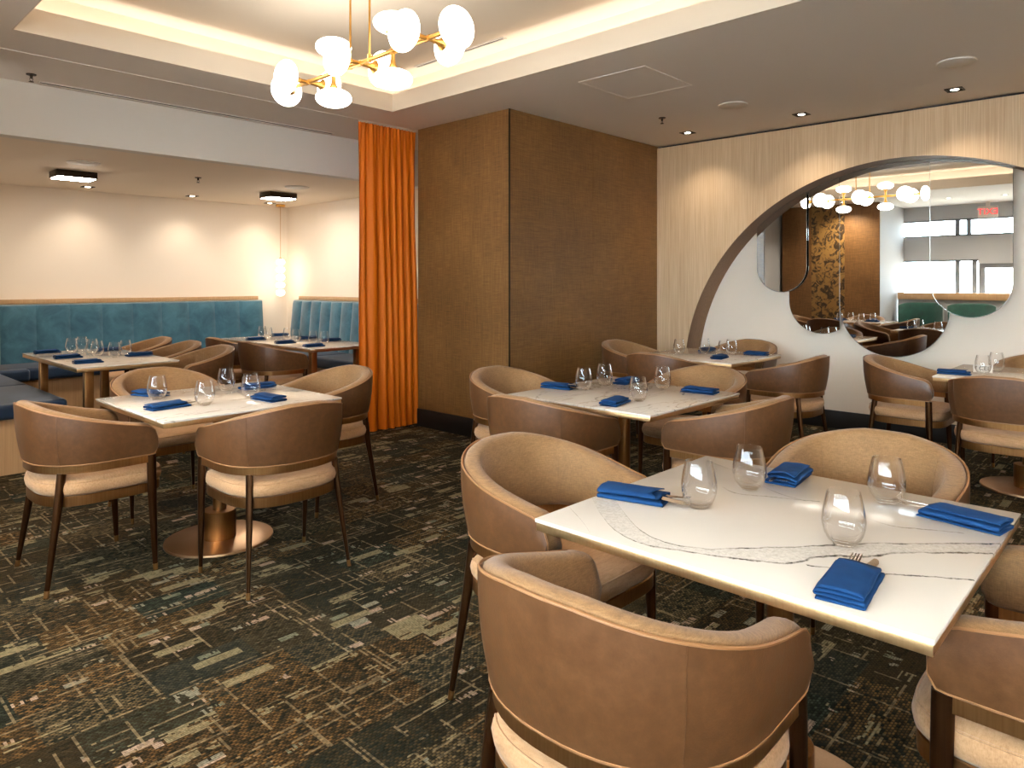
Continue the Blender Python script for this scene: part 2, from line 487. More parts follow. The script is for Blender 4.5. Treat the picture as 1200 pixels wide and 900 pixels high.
# LED strips in the cove
def led(x0, x1, y0, y1, lab):
    return tag(obj('led_strip', BOX(x0, x1, y0, y1, ZC + .034, ZC + .050), M['led']), lab, 'led strip', 'warm strips hidden in the tray ceiling cove')
LL = 'glowing warm strip behind the lip of the ceiling tray, %s'
led(TX0 - .075, TX0 - .05, TY0, TY1, LL % 'on its left side')
led(TX1 + .05, TX1 + .075, TY0, TY1, LL % 'on the column side')
led(TX0, TX1, TY1 + .05, TY1 + .075, LL % 'on its far side')
led(TX0, TX1, TY0 - .075, TY0 - .05, LL % 'nearest us')

# bulkhead and booth soffit
struct(obj('ceiling_bulkhead', BOX(XL - .2, BX + .3, FY, FY + .12, ZS, ZC + .14), M['fascia'], smooth=False))
struct(obj('ceiling_booth', BOX(XL - .2, BX + .3, FY + .12, BY + .2, ZS, ZS + .1), M['booth_wall'], smooth=False))
struct(obj('trim_ceiling_joint', BOX(XL, BX, 5.278, 5.287, ZC - .004, ZC + .01), M['ceil'], smooth=False))
struct(obj('wall_back', BOX(XL - .2, BX + .2, BY, BY + .15, 0, ZS), M['booth_wall'], smooth=False))
struct(obj('wall_booth_right', BOX(BX, BX + .15, CY1, BY, 0, ZC), M['booth_wall'], smooth=False))
struct(obj('wall_near', BOX(XL - .2, XR + .2, YN - .15, YN, 0, ZC), M['recess'], smooth=False))
struct(obj('wall_left_booth', BOX(XL - .2, .62, 5.7, 5.82, 0, ZC), M['grey_wall'], smooth=False))
struct(obj('wall_left_banquette', BOX(.5, .62, 5.82, BY, 0, ZS), M['booth_wall'], smooth=False))

# fabric-clad column
col = BOX(CX0, XR + .1, CY0, CY1, 0, ZC)
struct(obj('column', col, M['grass'], smooth=False))
struct(obj('trim_column_corner', BOX(CX0 - .004, CX0 + .008, CY0 - .004, CY0 + .008, .165, ZC, bev=.002), M['darkmetal']))
struct(obj('trim_column_seam', BOX(5.41, 5.414, CY0 - .0015, CY0 + .001, .165, ZC), M['grass'], smooth=False))
struct(obj('baseboard_column', BOX(CX0 - .012, XW, CY0 - .012, CY1 + .0, 0, .165, bev=.003), M['black']))

# veneer wall with the round arch
AC = (1.69, .374); AR = 2.03
bm = bmesh.new()
N = 72
arc = [(AC[0] + AR * math.cos(PI * k / N), AC[1] + AR * math.sin(PI * k / N)) for k in range(N + 1)]   # from low Y side? cos=1 -> high Y
def fw(y, z, d): return (d, y, z)
ZV = 2.782
# left pier, right pier, top pieces as quads with the reveal behind
left = [(CY0, 0), (CY0, ZV)] ; 
front = []
for (y0, z0), (y1, z1) in zip(arc, arc[1:]):
    vs = [bm.verts.new(fw(y, z, XW)) for y, z in ((y0, z0), (y1, z1), (y1, ZV), (y0, ZV))]
    bm.faces.new(vs)
for y0, y1 in ((arc[0][0], CY0), (YN, arc[-1][0])):
    bm.faces.new([bm.verts.new(fw(y, z, XW)) for y, z in ((y0, 0), (y1, 0), (y1, ZV), (y0, ZV))])
bm.faces.new([bm.verts.new(p) for p in ((XW, YN, ZV), (XW, CY0, ZV), (XW + .06, CY0, ZV), (XW + .06, YN, ZV))])
bmesh.ops.remove_doubles(bm, verts=bm.verts, dist=1e-5)
wall_right = struct(obj('wall_right', bm, M['veneer'], smooth=False))
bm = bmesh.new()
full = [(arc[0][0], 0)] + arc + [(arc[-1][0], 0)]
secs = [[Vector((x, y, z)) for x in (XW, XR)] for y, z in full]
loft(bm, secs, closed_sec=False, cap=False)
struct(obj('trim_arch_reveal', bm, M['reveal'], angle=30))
struct(obj('wall_right_recess', BOX(XR, XR + .12, YN, CY0, 0, ZC), M['recess'], smooth=False))
struct(obj('trim_wall_gap', BOX(XW + .03, XW + .06, YN, CY0, ZV, ZC), M['groove'], smooth=False))
struct(obj('baseboard_right', BOX(XR - .014, XR, arc[-1][0], arc[0][0], 0, .165, bev=.003), M['black']))
struct(obj('baseboard_veneer', BOX(XW - .012, XW, arc[0][0], CY0 - .012, 0, .165, bev=.003), M['black']))

# ------------------------------------------------------------------ mirrors in the arch
# plates standing in the recess, round bottoms, tops following the arch
XM = 6.765
def mirror_plate(name, y0, y1, rb_c, rb_r, x_front, label, zside0=None, zside1=None):
    """strip y0<y1 with a round bottom: circle centre rb_c, radius rb_r"""
    yc, zc = rb_c
    lowpts = []
    n = 40
    for k in range(n + 1):
        a = PI + PI * k / n
        y = yc + rb_r * math.cos(a); z = zc + rb_r * math.sin(a)
        if y0 <= y <= y1: lowpts.append((y, z))
    def low(y):
        d = max(0, rb_r ** 2 - (y - yc) ** 2); return zc - math.sqrt(d)
    if lowpts[0][0] - y0 > 1e-4: lowpts.insert(0, (y0, low(y0)))
    if y1 - lowpts[-1][0] > 1e-4: lowpts.append((y1, low(y1)))
    top = []
    RR = AR - .004
    for k in range(31):
        y = y1 + (y0 - y1) * k / 30
        top.append((y, AC[1] + math.sqrt(max(0, RR ** 2 - (y - AC[0]) ** 2))))
    poly = lowpts + top
    root = thing(name, label, 'mirror', (x_front, (y0 + y1) / 2, 1.6), 0, 'mirror panels in the arch')
    cy, cz = (y0 + y1) / 2, 1.6
    # bevelled face: inset polygon front
    cpt = (sum(p[0] for p in poly) / len(poly), sum(p[1] for p in poly) / len(poly))
    bm = bmesh.new()
    prism(bm, [(y - cy, z - cz) for y, z in poly], .0, .012, lambda u, v, d: (d, u, v))
    bm.faces.ensure_lookup_table()
    o = obj('mirror_glass', bm, [M['mirror']], root, smooth=False)
    # polished rim along the outline
    bm = bmesh.new()
    tube(bm, [(.004, y - cy, z - cz) for y, z in poly], .0042, 6, closed=True)
    obj('polished_rim', bm, M['mirror_edge'], root)
    bm = bmesh.new()
    box(bm, .0125, XR - x_front, -.06, .06, -.15, .35)
    obj('mounting_block', bm, M['groove'], root)
    return root

# ------------------------------------------------------------------ chair
def uprofile(n=44):
    """plan curve of the outer back, facing +y; returns list of (x,y,nx,ny,u) u=-1..1 from left arm front to right arm front"""
    a, b, yc, yf = .288, .285, .03, .215
    raw = []
    for k in range(401):
        th = -PI / 2 + PI * k / 400
        ex = 2 / 2.35
        x = a * math.copysign(abs(math.sin(th)) ** ex, math.sin(th)); y = yc - b * abs(math.cos(th)) ** ex
        raw.append((x, y))
    raw = [(-a + .004, yf)] + raw + [(a - .004, yf)]
    # arc-length resample
    L = [0]
    for p, q in zip(raw, raw[1:]): L.append(L[-1] + math.hypot(q[0] - p[0], q[1] - p[1]))
    T = L[-1]
    # denser at the ends for rounded arm fronts
    us = []
    for k in range(n + 1):
        t = k / n * 2 - 1
        us.append(math.copysign(1 - (1 - abs(t)) ** 1.25, t))
    out = []
    def at(s):
        for i in range(len(L) - 1):
            if L[i + 1] >= s:
                f = (s - L[i]) / max(1e-9, L[i + 1] - L[i])
                return Vector((raw[i][0] + f * (raw[i + 1][0] - raw[i][0]), raw[i][1] + f * (raw[i + 1][1] - raw[i][1])))
        return Vector(raw[-1])
    for u in us:
        s = (u + 1) / 2 * T
        p = at(s); d = (at(min(T, s + .02)) - at(max(0, s - .02))).normalized()
        nrm = Vector((d.y, -d.x))          # outward
        out.append((p, nrm, u, s, T))
    return out
PROF = uprofile()
def ztop(u):
    a = abs(u)
    t = min(1, max(0, (a - .10) / .90))
    return .806 - .126 * (t * t * (3 - 2 * t) * .45 + t * .55)
def shell_z(u, s, T):
    """bottom and top heights with the rounded arm-front corners"""
    d = min(s, T - s)
    zb, zt = .552, ztop(u)
    r = .055
    if d < r: zt -= r - math.sqrt(max(0, r * r - (r - d) ** 2))
    r2 = .025
    if d < r2: zb += r2 - math.sqrt(max(0, r2 * r2 - (r2 - d) ** 2))
    return zb, zt
def flare(u): return .030 * (1 - .55 * abs(u) ** 2)

def make_chair(label, loc, rz, group):
    root = thing('barrel_chair', label, 'chair', loc, rz, group)
    # outer leather: thin shell
    NZ = 8
    def surf(p, nrm, u, zb, zt, f, off):
        z = zb + (zt - zb) * f
        g = (z - .552) / .26
        bulge = .007 * math.sin(PI * min(1, max(0, f)))
        q = p + nrm * (flare(u) * g + off + bulge)
        return Vector((q.x, q.y, z))
    bm = bmesh.new(); secs = []
    for p, nrm, u, s, T in PROF:
        zb, zt = shell_z(u, s, T)
        o_ = [surf(p, nrm, u, zb, zt, k / NZ, 0) for k in range(NZ + 1)]
        i_ = [surf(p, nrm, u, zb, zt, 1 - k / NZ, -.010) for k in range(NZ + 1)]
        secs.append(o_ + i_)
    loft(bm, secs)
    obj('outer_shell', bm, M['leather'], root, angle=50)
    # seams on the leather
    for us in (-.40, .40):
        bm = bmesh.new()
        best = min(PROF, key=lambda q: abs(q[2] - us))
        p, nrm, u, s, T = best; zb, zt = shell_z(u, s, T)
        tube(bm, [surf(p, nrm, u, zb, zt, k / 10, .0004) for k in range(11)], .0013, 5)
        obj('seam', bm, M['leather'], root)
    # inner upholstery: padded, rolls over the top
    bm = bmesh.new(); secs = []
    for p, nrm, u, s, T in PROF:
        zb, zt = shell_z(u, s, T)
        d = min(s, T - s)
        th = (.054 + .014 * abs(u) ** 2) * (.72 + .28 * min(1, d / .04))
        pts = []
        x0 = -.0095
        g_ = lambda z: flare(u) * (z - .552) / .26
        def P(off, z): 
            q = p + nrm * (g_(z) + off); return Vector((q.x, q.y, z))
        pts.append(P(x0, zb + .001))
        pts.append(P(x0, (zb + zt) / 2))
        pts.append(P(x0, zt - .006))
        R = (th - .0) / 2 
        for k in range(7):     # roll over the top
            a = PI * k / 6
            pts.append(P(x0 - R + R * math.cos(a), zt - .004 + min(R, .016) * math.sin(a)))
        for f in (.8, .55, .3, .1):
            pts.append(P(x0 - th - .010 * math.sin(PI * f), zb + (zt - zb) * f))
        pts.append(P(x0 - th + .012, zb + .001))
        secs.append(pts)
    loft(bm, secs)
    ins = obj('inner_backrest', bm, M['linen'], root, angle=60)
    for us in (-.40, .40):
        bm = bmesh.new()
        p, nrm, u, s, T = min(PROF, key=lambda q: abs(q[2] - us)); zb, zt = shell_z(u, s, T)
        pts = []
        for k in range(9):
            f = .95 - .85 * k / 8
            off = -.0095 - .054 - .014 * abs(u) ** 2 - .010 * math.sin(PI * f) - .0002
            z = zb + (zt - zb) * f; q = p + nrm * (flare(u) * (z - .552) / .26 + off)
            pts.append((q.x, q.y, z))
        tube(bm, pts, .0016, 5)
        obj('inner_seam', bm, M['linen'], ins)
    # piping loop round the leather panel
    loop = [surf(p, nrm, u, *shell_z(u, s, T), 1, -.003) + Vector((0, 0, .002)) for p, nrm, u, s, T in PROF]
    loop += [surf(p, nrm, u, *shell_z(u, s, T), 0, -.001) for p, nrm, u, s, T in reversed(PROF)]
    bm = bmesh.new(); tube(bm, loop, .0034, 6, closed=True)
    obj('piping', bm, M['piping'], root)
    # bronze rail under the shell
    bm = bmesh.new(); secs = []
    for p, nrm, u, s, T in PROF:
        if abs(u) > .975: continue
        a = p + nrm * -.006; b = p + nrm * -.030
        secs.append([Vector((a.x, a.y, .514)), Vector((a.x, a.y, .551)), Vector((b.x, b.y, .551)), Vector((b.x, b.y, .514))])
    loft(bm, secs); obj('back_rail', bm, M['bronze'], root, angle=30)
    # seat: D-shaped cushion on a bronze rail
    def seat_outline(inset, n=64):
        pts = []
        for k in range(n):
            th = 2 * PI * k / n
            sx, sy = math.cos(th), math.sin(th)
            e_ = 2 / (5.0 if sy > 0 else 2.7)
            x = (.262 - inset) * math.copysign(abs(sx) ** e_, sx)
            y = (.275 - inset if sy > 0 else .235 - inset) * math.copysign(abs(sy) ** e_, sy)
            pts.append((x, y))
        return pts
    bm = bmesh.new(); secs = []
    for ins_, z in ((.03, .412), (.008, .414), (.0, .424), (-.004, .445), (.0, .464), (.012, .478), (.035, .486), (.08, .490), (.16, .492)):
        secs.append([Vector((x, y, z)) for x, y in seat_outline(ins_)])
    loft(bm, secs)
    cush = obj('seat_cushion', bm, M['seatfab'], root, angle=60)
    bm = bmesh.new()
    tube(bm, [(x, y, .470) for x, y in seat_outline(.004)], .0028, 5, closed=True)
    obj('cushion_seam', bm, M['seatfab'], cush)
    bm = bmesh.new(); secs = []
    for ins_, z in ((.10, .368), (.006, .368), (.004, .370), (.004, .411), (.006, .413), (.10, .413)):
        secs.append([Vector((x, y, z)) for x, y in seat_outline(ins_)])
    loft(bm, secs); obj('seat_rail', bm, M['bronze'], root, angle=30)
    # legs
    def leg(pts, rads):
        bm = bmesh.new(); tube(bm, pts, rads, 10, squash=(1.0, .8))
        l = obj('leg', bm, M['leg'], root)
        a, b = Vector(pts[-1]), Vector(pts[-2]); d = (b - a).normalized()
        bm = bmesh.new(); tube(bm, [a + d * .032, a + d * .002], [rads[-1] * 1.13, rads[-1] * 1.05], 10, squash=(1, .85))
        obj('ferrule', bm, M['ferrule'], l)
    for s_ in (-1, 1):
        leg([(s_ * .270, .192, .549), (s_ * .271, .196, .36), (s_ * .268, .212, .0)], [.0215, .0205, .0105])
        leg([(s_ * .213, -.160, .516), (s_ * .222, -.178, .36), (s_ * .252, -.228, .0)], [.019, .018, .0100])
    return root

# ------------------------------------------------------------------ chairs placed
FX, FNX, FYp, FNY = -PI / 2, PI / 2, 0.0, PI      # facing +x, -x, +y, -y
chairs = [
 # near table
 ((1.205, .815), FX, 'tan leather barrel chair in the foreground, back towards us, the largest in view', 'chairs around the nearest marble table'),
 ((1.786, 1.495), FNY, 'tan barrel chair at left end of the nearest table, woven inner back facing us', 'chairs around the nearest marble table'),
 ((2.55, .775), FNX, 'tan barrel chair on the far side of the nearest table, woven back above the tabletop', 'chairs around the nearest marble table'),
 ((1.87, .146), FYp, 'tan barrel chair cut off by the lower right corner of the photo', 'chairs around the nearest marble table'),
 # middle table
 ((2.70, 2.30), FX, 'tan barrel chair at the middle table, back to us, left of its near corner', 'chairs around the middle table'),
 ((3.20, 2.96), FNY, 'tan barrel chair at the middle table in front of the brown column corner', 'chairs around the middle table'),
 ((3.28, 1.61), FYp, 'tan barrel chair at the middle table, leather back right of its near corner', 'chairs around the middle table'),
 ((3.985, 2.19), FNX, 'tan barrel chair on the far side of the middle table, facing us', 'chairs around the middle table'),
 # left table
 ((1.06, 3.78), FX, 'tan barrel chair at far left on the carpet, leather back and four legs showing', 'chairs around the left table'),
 ((1.67, 3.11), FYp, 'tan barrel chair hiding the round base of the left table, back towards us', 'chairs around the left table'),
 ((2.40, 3.88), FNX, 'tan barrel chair at right end of the left table, just before the orange curtain', 'chairs around the left table'),
 ((1.69, 4.48), FNY, 'tan barrel chair behind the left table, its woven inside facing us', 'chairs around the left table'),
 # table by the mirror wall
 ((4.90, 2.95), FX, 'tan barrel chair showing dark leather back at left of the table by the arch', 'chairs around the table by the arch'),
 ((5.50, 3.64), FNY, 'tan barrel chair between the brown column and the table by the arch', 'chairs around the table by the arch'),
 ((5.37, 2.17), FYp, 'tan barrel chair right of the table by the arch, back rising to the right', 'chairs around the table by the arch'),
 ((6.20, 2.93), FNX, 'tan barrel chair behind the table by the arch, close to the cream recess', 'chairs around the table by the arch'),
 # table at right edge
 ((5.67, 1.42), FNY, 'tan barrel chair standing below the largest mirror, left of the right-edge table', 'chairs around the table at right edge'),
 ((5.10, .742), FX, 'tan barrel chair at right edge with broad leather back, before the right-edge table', 'chairs around the table at right edge'),
 ((6.40, .72), FNX, 'tan barrel chair behind the right-edge table, only its woven corner showing', 'chairs around the table at right edge'),
 # booth tables
 ((2.50, 6.00), FNX, 'tan barrel chair at the left booth table, nearest of the row of three', 'chairs at the left booth table'),
 ((2.50, 6.66), FNX, 'tan barrel chair at the left booth table, middle of the row of three', 'chairs at the left booth table'),
 ((2.50, 7.34), FNX, 'tan barrel chair at the left booth table, farthest of the row of three', 'chairs at the left booth table'),
 ((3.28, 6.20), FX, 'tan barrel chair with back to us at the booth table beside the curtain', 'chairs at the booth table beside the curtain'),
 ((3.28, 6.90), FX, 'tan barrel chair at booth table beside the curtain, farther one mostly hidden by its neighbour', 'chairs at the booth table beside the curtain'),
]
ch0 = None
for (x, y), rz, lab, grp in chairs:
    if ch0 is None: ch0 = make_chair(lab, (x, y, 0), rz, grp)
    else: dup(ch0, (x, y, 0), rz, lab, grp)

# ------------------------------------------------------------------ pedestal tables
TT = .745
def make_table(label, loc, mm):
    root = thing('dining_table', label, 'table', loc, 0, 'square marble tables on round bronze bases')
    h = .455
    obj('marble_top', BOX(-h, h, -h, h, TT - .0105, TT, bev=.0025), mm, root)
    bm = bmesh.new(); g = h - .003
    box(bm, -g, g, -g, g, TT - .032, TT - .0107, bev=.0015); obj('brass_edge', bm, M['table_edge'], root)
    bm = bmesh.new(); lathe(bm, [(0, 0), (.268, 0), (.270, .004), (.268, .012), (.262, .014), (0, .014)], 64); obj('base_plate', bm, M['disc'], root)
    bm = bmesh.new(); lathe(bm, [(0, .0142), (.082, .0142), (.082, .158), (.080, .160), (0, .160)], 40); obj('base_sleeve', bm, M['bronze'], root)
    bm = bmesh.new(); lathe(bm, [(0, .1602), (.034, .1602), (.034, TT - .044), (.034, TT - .0425), (0, TT - .0425)], 28); obj('column', bm, M['bronze'], root)
    bm = bmesh.new(); box(bm, -.2, .2, -.03, .03, TT - .042, TT - .0325, bev=.003); box(bm, -.03, .03, -.2, .2, TT - .042, TT - .0325, bev=.003)
    obj('spider_bracket', bm, M['darkmetal'], root)
    return root
cxn, cyn = 1.825, .757
def rel(pts): return [(a - cxn, b - cyn) for a, b in pts]
VA = rel([(1.66, 1.23), (1.592, 1.176), (1.49, 1.087), (1.428, .99), (1.413, .908), (1.437, .821), (1.476, .707), (1.543, .602), (1.624, .586), (1.686, .506), (1.766, .449), (1.837, .397), (1.899, .301)])
VB = rel([(1.66, 1.19), (1.603, 1.12), (1.482, 1.002), (1.436, .899), (1.461, .802), (1.558, .715), (1.663, .619), (1.768, .531), (1.837, .458), (1.987, .299)])
VA = rel([(1.60, 1.20), (1.50, 1.09), (1.43, .99), (1.41, .905), (1.435, .82), (1.476, .707), (1.54, .61), (1.615, .58), (1.686, .506), (1.766, .449), (1.899, .301)])
VB = rel([(1.64, 1.15), (1.55, 1.05), (1.475, .95), (1.455, .87), (1.48, .79), (1.558, .715), (1.663, .619), (1.768, .531), (1.837, .458), (1.987, .299)])
VD = rel([(2.215, 1.174), (2.155, 1.046), (2.098, .962), (2.021, .85), (1.999, .756)])
VD2 = rel([(1.999, 1.026), (1.936, .94), (1.97, .839), (2.02, .727)])
VE = rel([(1.546, .584), (1.562, .542), (1.611, .45), (1.652, .388), (1.703, .304)])
VF = rel([(1.968, .60), (1.943, .514), (1.966, .462), (2.004, .379)])
VC = rel([(1.50, 1.20), (1.43, 1.10), (1.385, 1.045)])
MN = marble('veined_quartz', [(VA, .006, 1.2), (VB, .0045, 1.1), (VD, .004, .9), (VD2, .0035, .8), (VE, .004, 1.2), (VF, .0035, .8), (VC, .005, .9)])
MG = marble('streaked_quartz')
t_near = make_table('nearest square marble table with grey veins and brass edge, lower right', (cxn, cyn, 0), MN)
def tdup(loc, lab):
    t = dup(t_near, loc, 0, lab)
    for c in t.children:
        if c.name.startswith('marble_top'):
            c.data = t_other
            break
    return t
t_other = None
for c in t_near.children:
    if c.name.startswith('marble_top'):
        t_other = c.data.copy(); t_other.materials.clear(); t_other.materials.append(MG)
tdup((3.245, 2.215, 0), 'square streaked marble table in mid view, in front of the brown column')
tdup((1.655, 3.685, 0), 'square pale marble table left of the orange curtain on the carpet')
tdup((5.46, 2.90, 0), 'square marble table nearest the left foot of the wooden arch')
tdup((5.695, .715, 0), 'square marble table cut by the right edge of the photo')

# booth tables on four bronze legs
def booth_table(label, x0, x1, y0, y1):
    cx, cy = (x0 + x1) / 2, (y0 + y1) / 2; hx, hy = (x1 - x0) / 2, (y1 - y0) / 2
    root = thing('booth_table', label, 'table', (cx, cy, 0), 0, 'long booth tables')
    top = obj('marble_top', BOX(-hx, hx, -hy, hy, TT - .0105, TT, bev=.002), MG, root)
    obj('brass_edge', BOX(-hx + .003, hx - .003, -hy + .003, hy - .003, TT - .036, TT - .0107, bev=.0015), M['table_edge'], root)
    for sx in (-1, 1):
        for sy in (-1, 1):
            X, Y = sx * (hx - .12), sy * (hy - .16)
            obj('leg', BOX(X - .03, X + .03, Y - .03, Y + .03, 0, TT - .0362, bev=.004), M['bronze'], root)
    return root
booth_table('long marble table in front of the left teal banquette', 1.535, 2.25, 5.72, 7.26)
booth_table('long marble table beside the orange curtain, before the short teal banquette', 3.445, 4.18, 5.79, 7.62)

# ------------------------------------------------------------------ glasses
def make_glass(label, loc, group):
    out = [(0, .0006), (.022, .0006), (.027, .002), (.037, .014), (.0445, .030), (.0480, .047), (.0485, .058), (.0470, .073), (.0435, .092), (.0395, .110), (.0365, .123)]
    bm = bmesh.new()
    inn = [(r - .0013, z) for r, z in out[::-1] if z > .013]
    prof = out + [(.0362, .1242), (.0352, .1235)] + inn + [(.026, .0095), (.012, .0075), (0, .007)]
    lathe(bm, prof, 40)
    o = obj('wine_glass', bm, M['glass'], None, angle=70)
    o.location = loc
    return tag(o, label, 'glass', group)
glass_sets = [
 ('glasses on the nearest table', [
  ((1.746, .948), 'stemless glass on the nearest table beside the leftmost blue napkin'),
  ((1.999, .922), 'stemless glass on the nearest table, farthest back, by the napkin at far edge'),
  ((2.136, .588), 'stemless glass on the nearest table beside the napkin at its right corner'),
  ((1.727, .567), 'stemless glass on the nearest table right behind the fork tines')]),
 ('glasses on the middle table', [
  ((3.195, 2.455), 'stemless glass on the middle table, leftmost of its four'),
  ((3.450, 2.495), 'stemless glass on the middle table, farthest back of its four'),
  ((3.089, 2.021), 'stemless glass on the middle table behind its frontmost napkin'),
  ((3.56, 2.165), 'stemless glass on the middle table, rightmost of its four')]),
 ('glasses on the left table', [
  ((1.411, 3.877), 'stemless glass on the left table, leftmost of its four'),
  ((1.505, 3.516), 'stemless glass on the left table, nearest to us, right of the front napkin'),
  ((1.80, 3.92), 'stemless glass on the left table, farthest back'),
  ((1.786, 3.60), 'stemless glass on the left table, rightmost of its four')]),
 ('glasses on the table by the arch', [
  ((5.40, 3.12), 'stemless glass on the table by the arch, leftmost of its four'),
  ((5.62, 3.00), 'stemless glass on the table by the arch, second from left'),
  ((5.50, 2.76), 'stemless glass on the table by the arch, third from left, nearest us'),
  ((5.68, 2.78), 'stemless glass on the table by the arch, rightmost of its four')]),
 ('glasses on the right-edge table', [
  ((5.593, .95), 'stemless glass on the right-edge table in front of the small lettered card'),
  ((5.875, .918), 'stemless glass on the right-edge table, farther back by the woven chair corner')]),
 ('glasses on the left booth table', [
  ((1.847, 7.02), 'stemless glass on the left booth table, leftmost of six'),
  ((1.959, 7.14), 'stemless glass on the left booth table, farthest back of six'),
  ((1.946, 6.806), 'stemless glass on the left booth table, third from the left'),
  ((1.907, 6.537), 'stemless glass on the left booth table, fourth from the left'),
  ((1.959, 6.288), 'stemless glass on the left booth table, nearest us of six'),
  ((2.092, 6.442), 'stemless glass on the left booth table, rightmost of six')]),
 ('glasses on the booth table beside the curtain', [
  ((3.812, 7.42), 'stemless glass on the curtain-side booth table, leftmost of six'),
  ((3.753, 7.174), 'stemless glass on the curtain-side booth table, second from left'),
  ((3.841, 6.914), 'stemless glass on the curtain-side booth table, third from left'),
  ((3.790, 6.65), 'stemless glass on the curtain-side booth table, fourth from left'),
  ((3.801, 6.337), 'stemless glass on the curtain-side booth table, fifth from left'),
  ((3.824, 6.169), 'stemless glass on the curtain-side booth table, rightmost, nearest the orange curtain')]),
]
g0 = None
for grp, lst in glass_sets:
    for (x, y), lab in lst:
        if g0 is None: g0 = make_glass(lab, (x, y, TT), grp)
        else: dup(g0, (x, y, TT), rnd() * 6, lab, grp)

# ------------------------------------------------------------------ napkins and cutlery
def make_napkin(seed, L=.19, w=.086, flapcut=.03):
    """folded pocket, opening towards +y"""
    R_ = random.Random(seed)
    zs = (.0022, .0100, .0180, .0255)
    path = []
    h = w / 2
    n = 10
    for li, z in enumerate(zs):
        xs = [-h + w * k / n for k in range(n + 1)]
        if li % 2: xs = xs[::-1]
        ins = .002 * li
        for x in xs:
            path.append((max(-h + ins, min(h - ins, x)), z, li))
        if li < len(zs) - 1:
            sx = 1 if li % 2 == 0 else -1
            zc = (z + zs[li + 1]) / 2; r = (zs[li + 1] - z) / 2
            for a in (-45, 0, 45):
                path.append((sx * (h + r * math.cos(math.radians(a)) - .001 * li), zc + r * math.sin(math.radians(a)), li + .5))
    th = .0015
    # normals of the path
    loop_o, loop_i = [], []
    for i, (x, z, li) in enumerate(path):
        a = path[max(0, i - 1)]; b = path[min(len(path) - 1, i + 1)]
        d = Vector((b[0] - a[0], b[1] - a[1]))
        d = d.normalized() if d.length > 1e-9 else Vector((1, 0))
        nn = Vector((-d.y, d.x))
        loop_o.append((x + nn.x * th, z + nn.y * th, li)); loop_i.append((x - nn.x * th, z - nn.y * th, li))
    sec = loop_o + loop_i[::-1]
    NY = 14
    secs = []
    off = R_.random() * 50
    for j in range(NY + 1):
        f = j / NY
        pts = []
        for x, z, li in sec:
            cut = {0: 0, 1: .006, 2: .012}.get(int(li), flapcut) if li <= 2 else flapcut * (1 + .8 * x / w) * min(1, li - 2)
            if 2 < li < 3: cut = .012 + (flapcut - .012) * .5
            y = -L / 2 + (L - cut) * f
            puff = .006 * (1 - (2 * x / w) ** 2) * (li / 3) * (.4 + .6 * f) if abs(x) < h else 0
            nz = mnoise.noise(Vector((x * 30 + off, y * 22, li * .7))) * .0022 * min(1, li)
            nx = mnoise.noise(Vector((y * 25, off, li))) * .0016
            taper = 1 - .03 * f * (li / 3)
            pts.append(Vector((x * taper + nx, y, max(.0006, z + puff + nz))))
        secs.append(pts)
    bm = bmesh.new(); loft(bm, secs)
    me = bpy.data.meshes.new('napkin'); bmesh.ops.recalc_face_normals(bm, faces=bm.faces); bm.to_mesh(me); bm.free()
    for p in me.polygons: p.use_smooth = True
    me.materials.append(M['napkin'])
    return me
NAPS = [make_napkin(i) for i in range(4)]
def fork_mesh():
    bm = bmesh.new()
    def bar(pts, w0, w1, t=.0018):
        secs = []
        m = len(pts)
        for i, (x, y, z) in enumerate(pts):
            w = w0 + (w1 - w0) * i / (m - 1)
            secs.append([Vector((x - w, y, z - t / 2)), Vector((x + w, y, z - t / 2)), Vector((x + w, y, z + t / 2)), Vector((x - w, y, z + t / 2))])
        loft(bm, secs)
    bar([(0, -.12, 0), (0, -.07, .002), (0, -.01, .001)], .006, .0028, .0022)
    bar([(0, -.01, .001), (0, .0, .000), (0, .012, -.001), (0, .022, -.0005)], .0028, .0112)
    for k in range(4):
        x = -.0092 + k * .00613
        bar([(x, .0215, -.0005), (x, .042, .002), (x, .066, .0065)], .0021, .0012, .0016)
    bmesh.ops.remove_doubles(bm, verts=bm.verts, dist=1e-5)
    me = bpy.data.meshes.new('fork'); bmesh.ops.recalc_face_normals(bm, faces=bm.faces); bm.to_mesh(me); bm.free()
    me.materials.append(M['steel']); return me
def knife_mesh():
    bm = bmesh.new()
    out = [(-.006, -.12), (.006, -.12), (.0065, -.03), (.0095, .0), (.0098, .03), (.0085, .052), (.004, .066), (-.002, .071), (-.0062, .066), (-.0064, 0), (-.0058, -.03)]
    prism(bm, out, -.0009, .0009, lambda u, v, d: (u, v, d))
    me = bpy.data.meshes.new('knife'); bmesh.ops.recalc_face_normals(bm, faces=bm.faces); bm.to_mesh(me); bm.free()
    me.materials.append(M['steel']); return me
FK, KN = fork_mesh(), knife_mesh()
def place(name, me, loc, rz, lab, cat, grp, rx=0, ry=0):
    o = link(name, me); o.location = loc; o.rotation_euler = (rx, ry, rz); return tag(o, lab, cat, grp)
def setting(x, y, deg, k, lab, grp, cut=None, ext=0.0):
    """deg: direction the open end points (0 = +x)"""
    rz = math.radians(deg) - PI / 2
    place('napkin', NAPS[k % 4], (x, y, TT + .0002), rz, lab, 'napkin', grp)
    if cut:
        d = Vector((math.cos(math.radians(deg)), math.sin(math.radians(deg)))); s = Vector((-d.y, d.x))
        base = Vector((x, y)) + d * (.048 + ext)
        f = base + s * .014; n = base - s * .016 + d * .004
        place('fork', FK, (f.x, f.y, TT + .0175), rz, 'steel fork poking out of the napkin %s' % cut, 'fork', 'cutlery on the tables', rx=-.05)
        place('knife', KN, (n.x, n.y, TT + .0175), rz - .12, 'steel knife poking out of the napkin %s' % cut, 'knife', 'cutlery on the tables', rx=-.05, ry=.25)
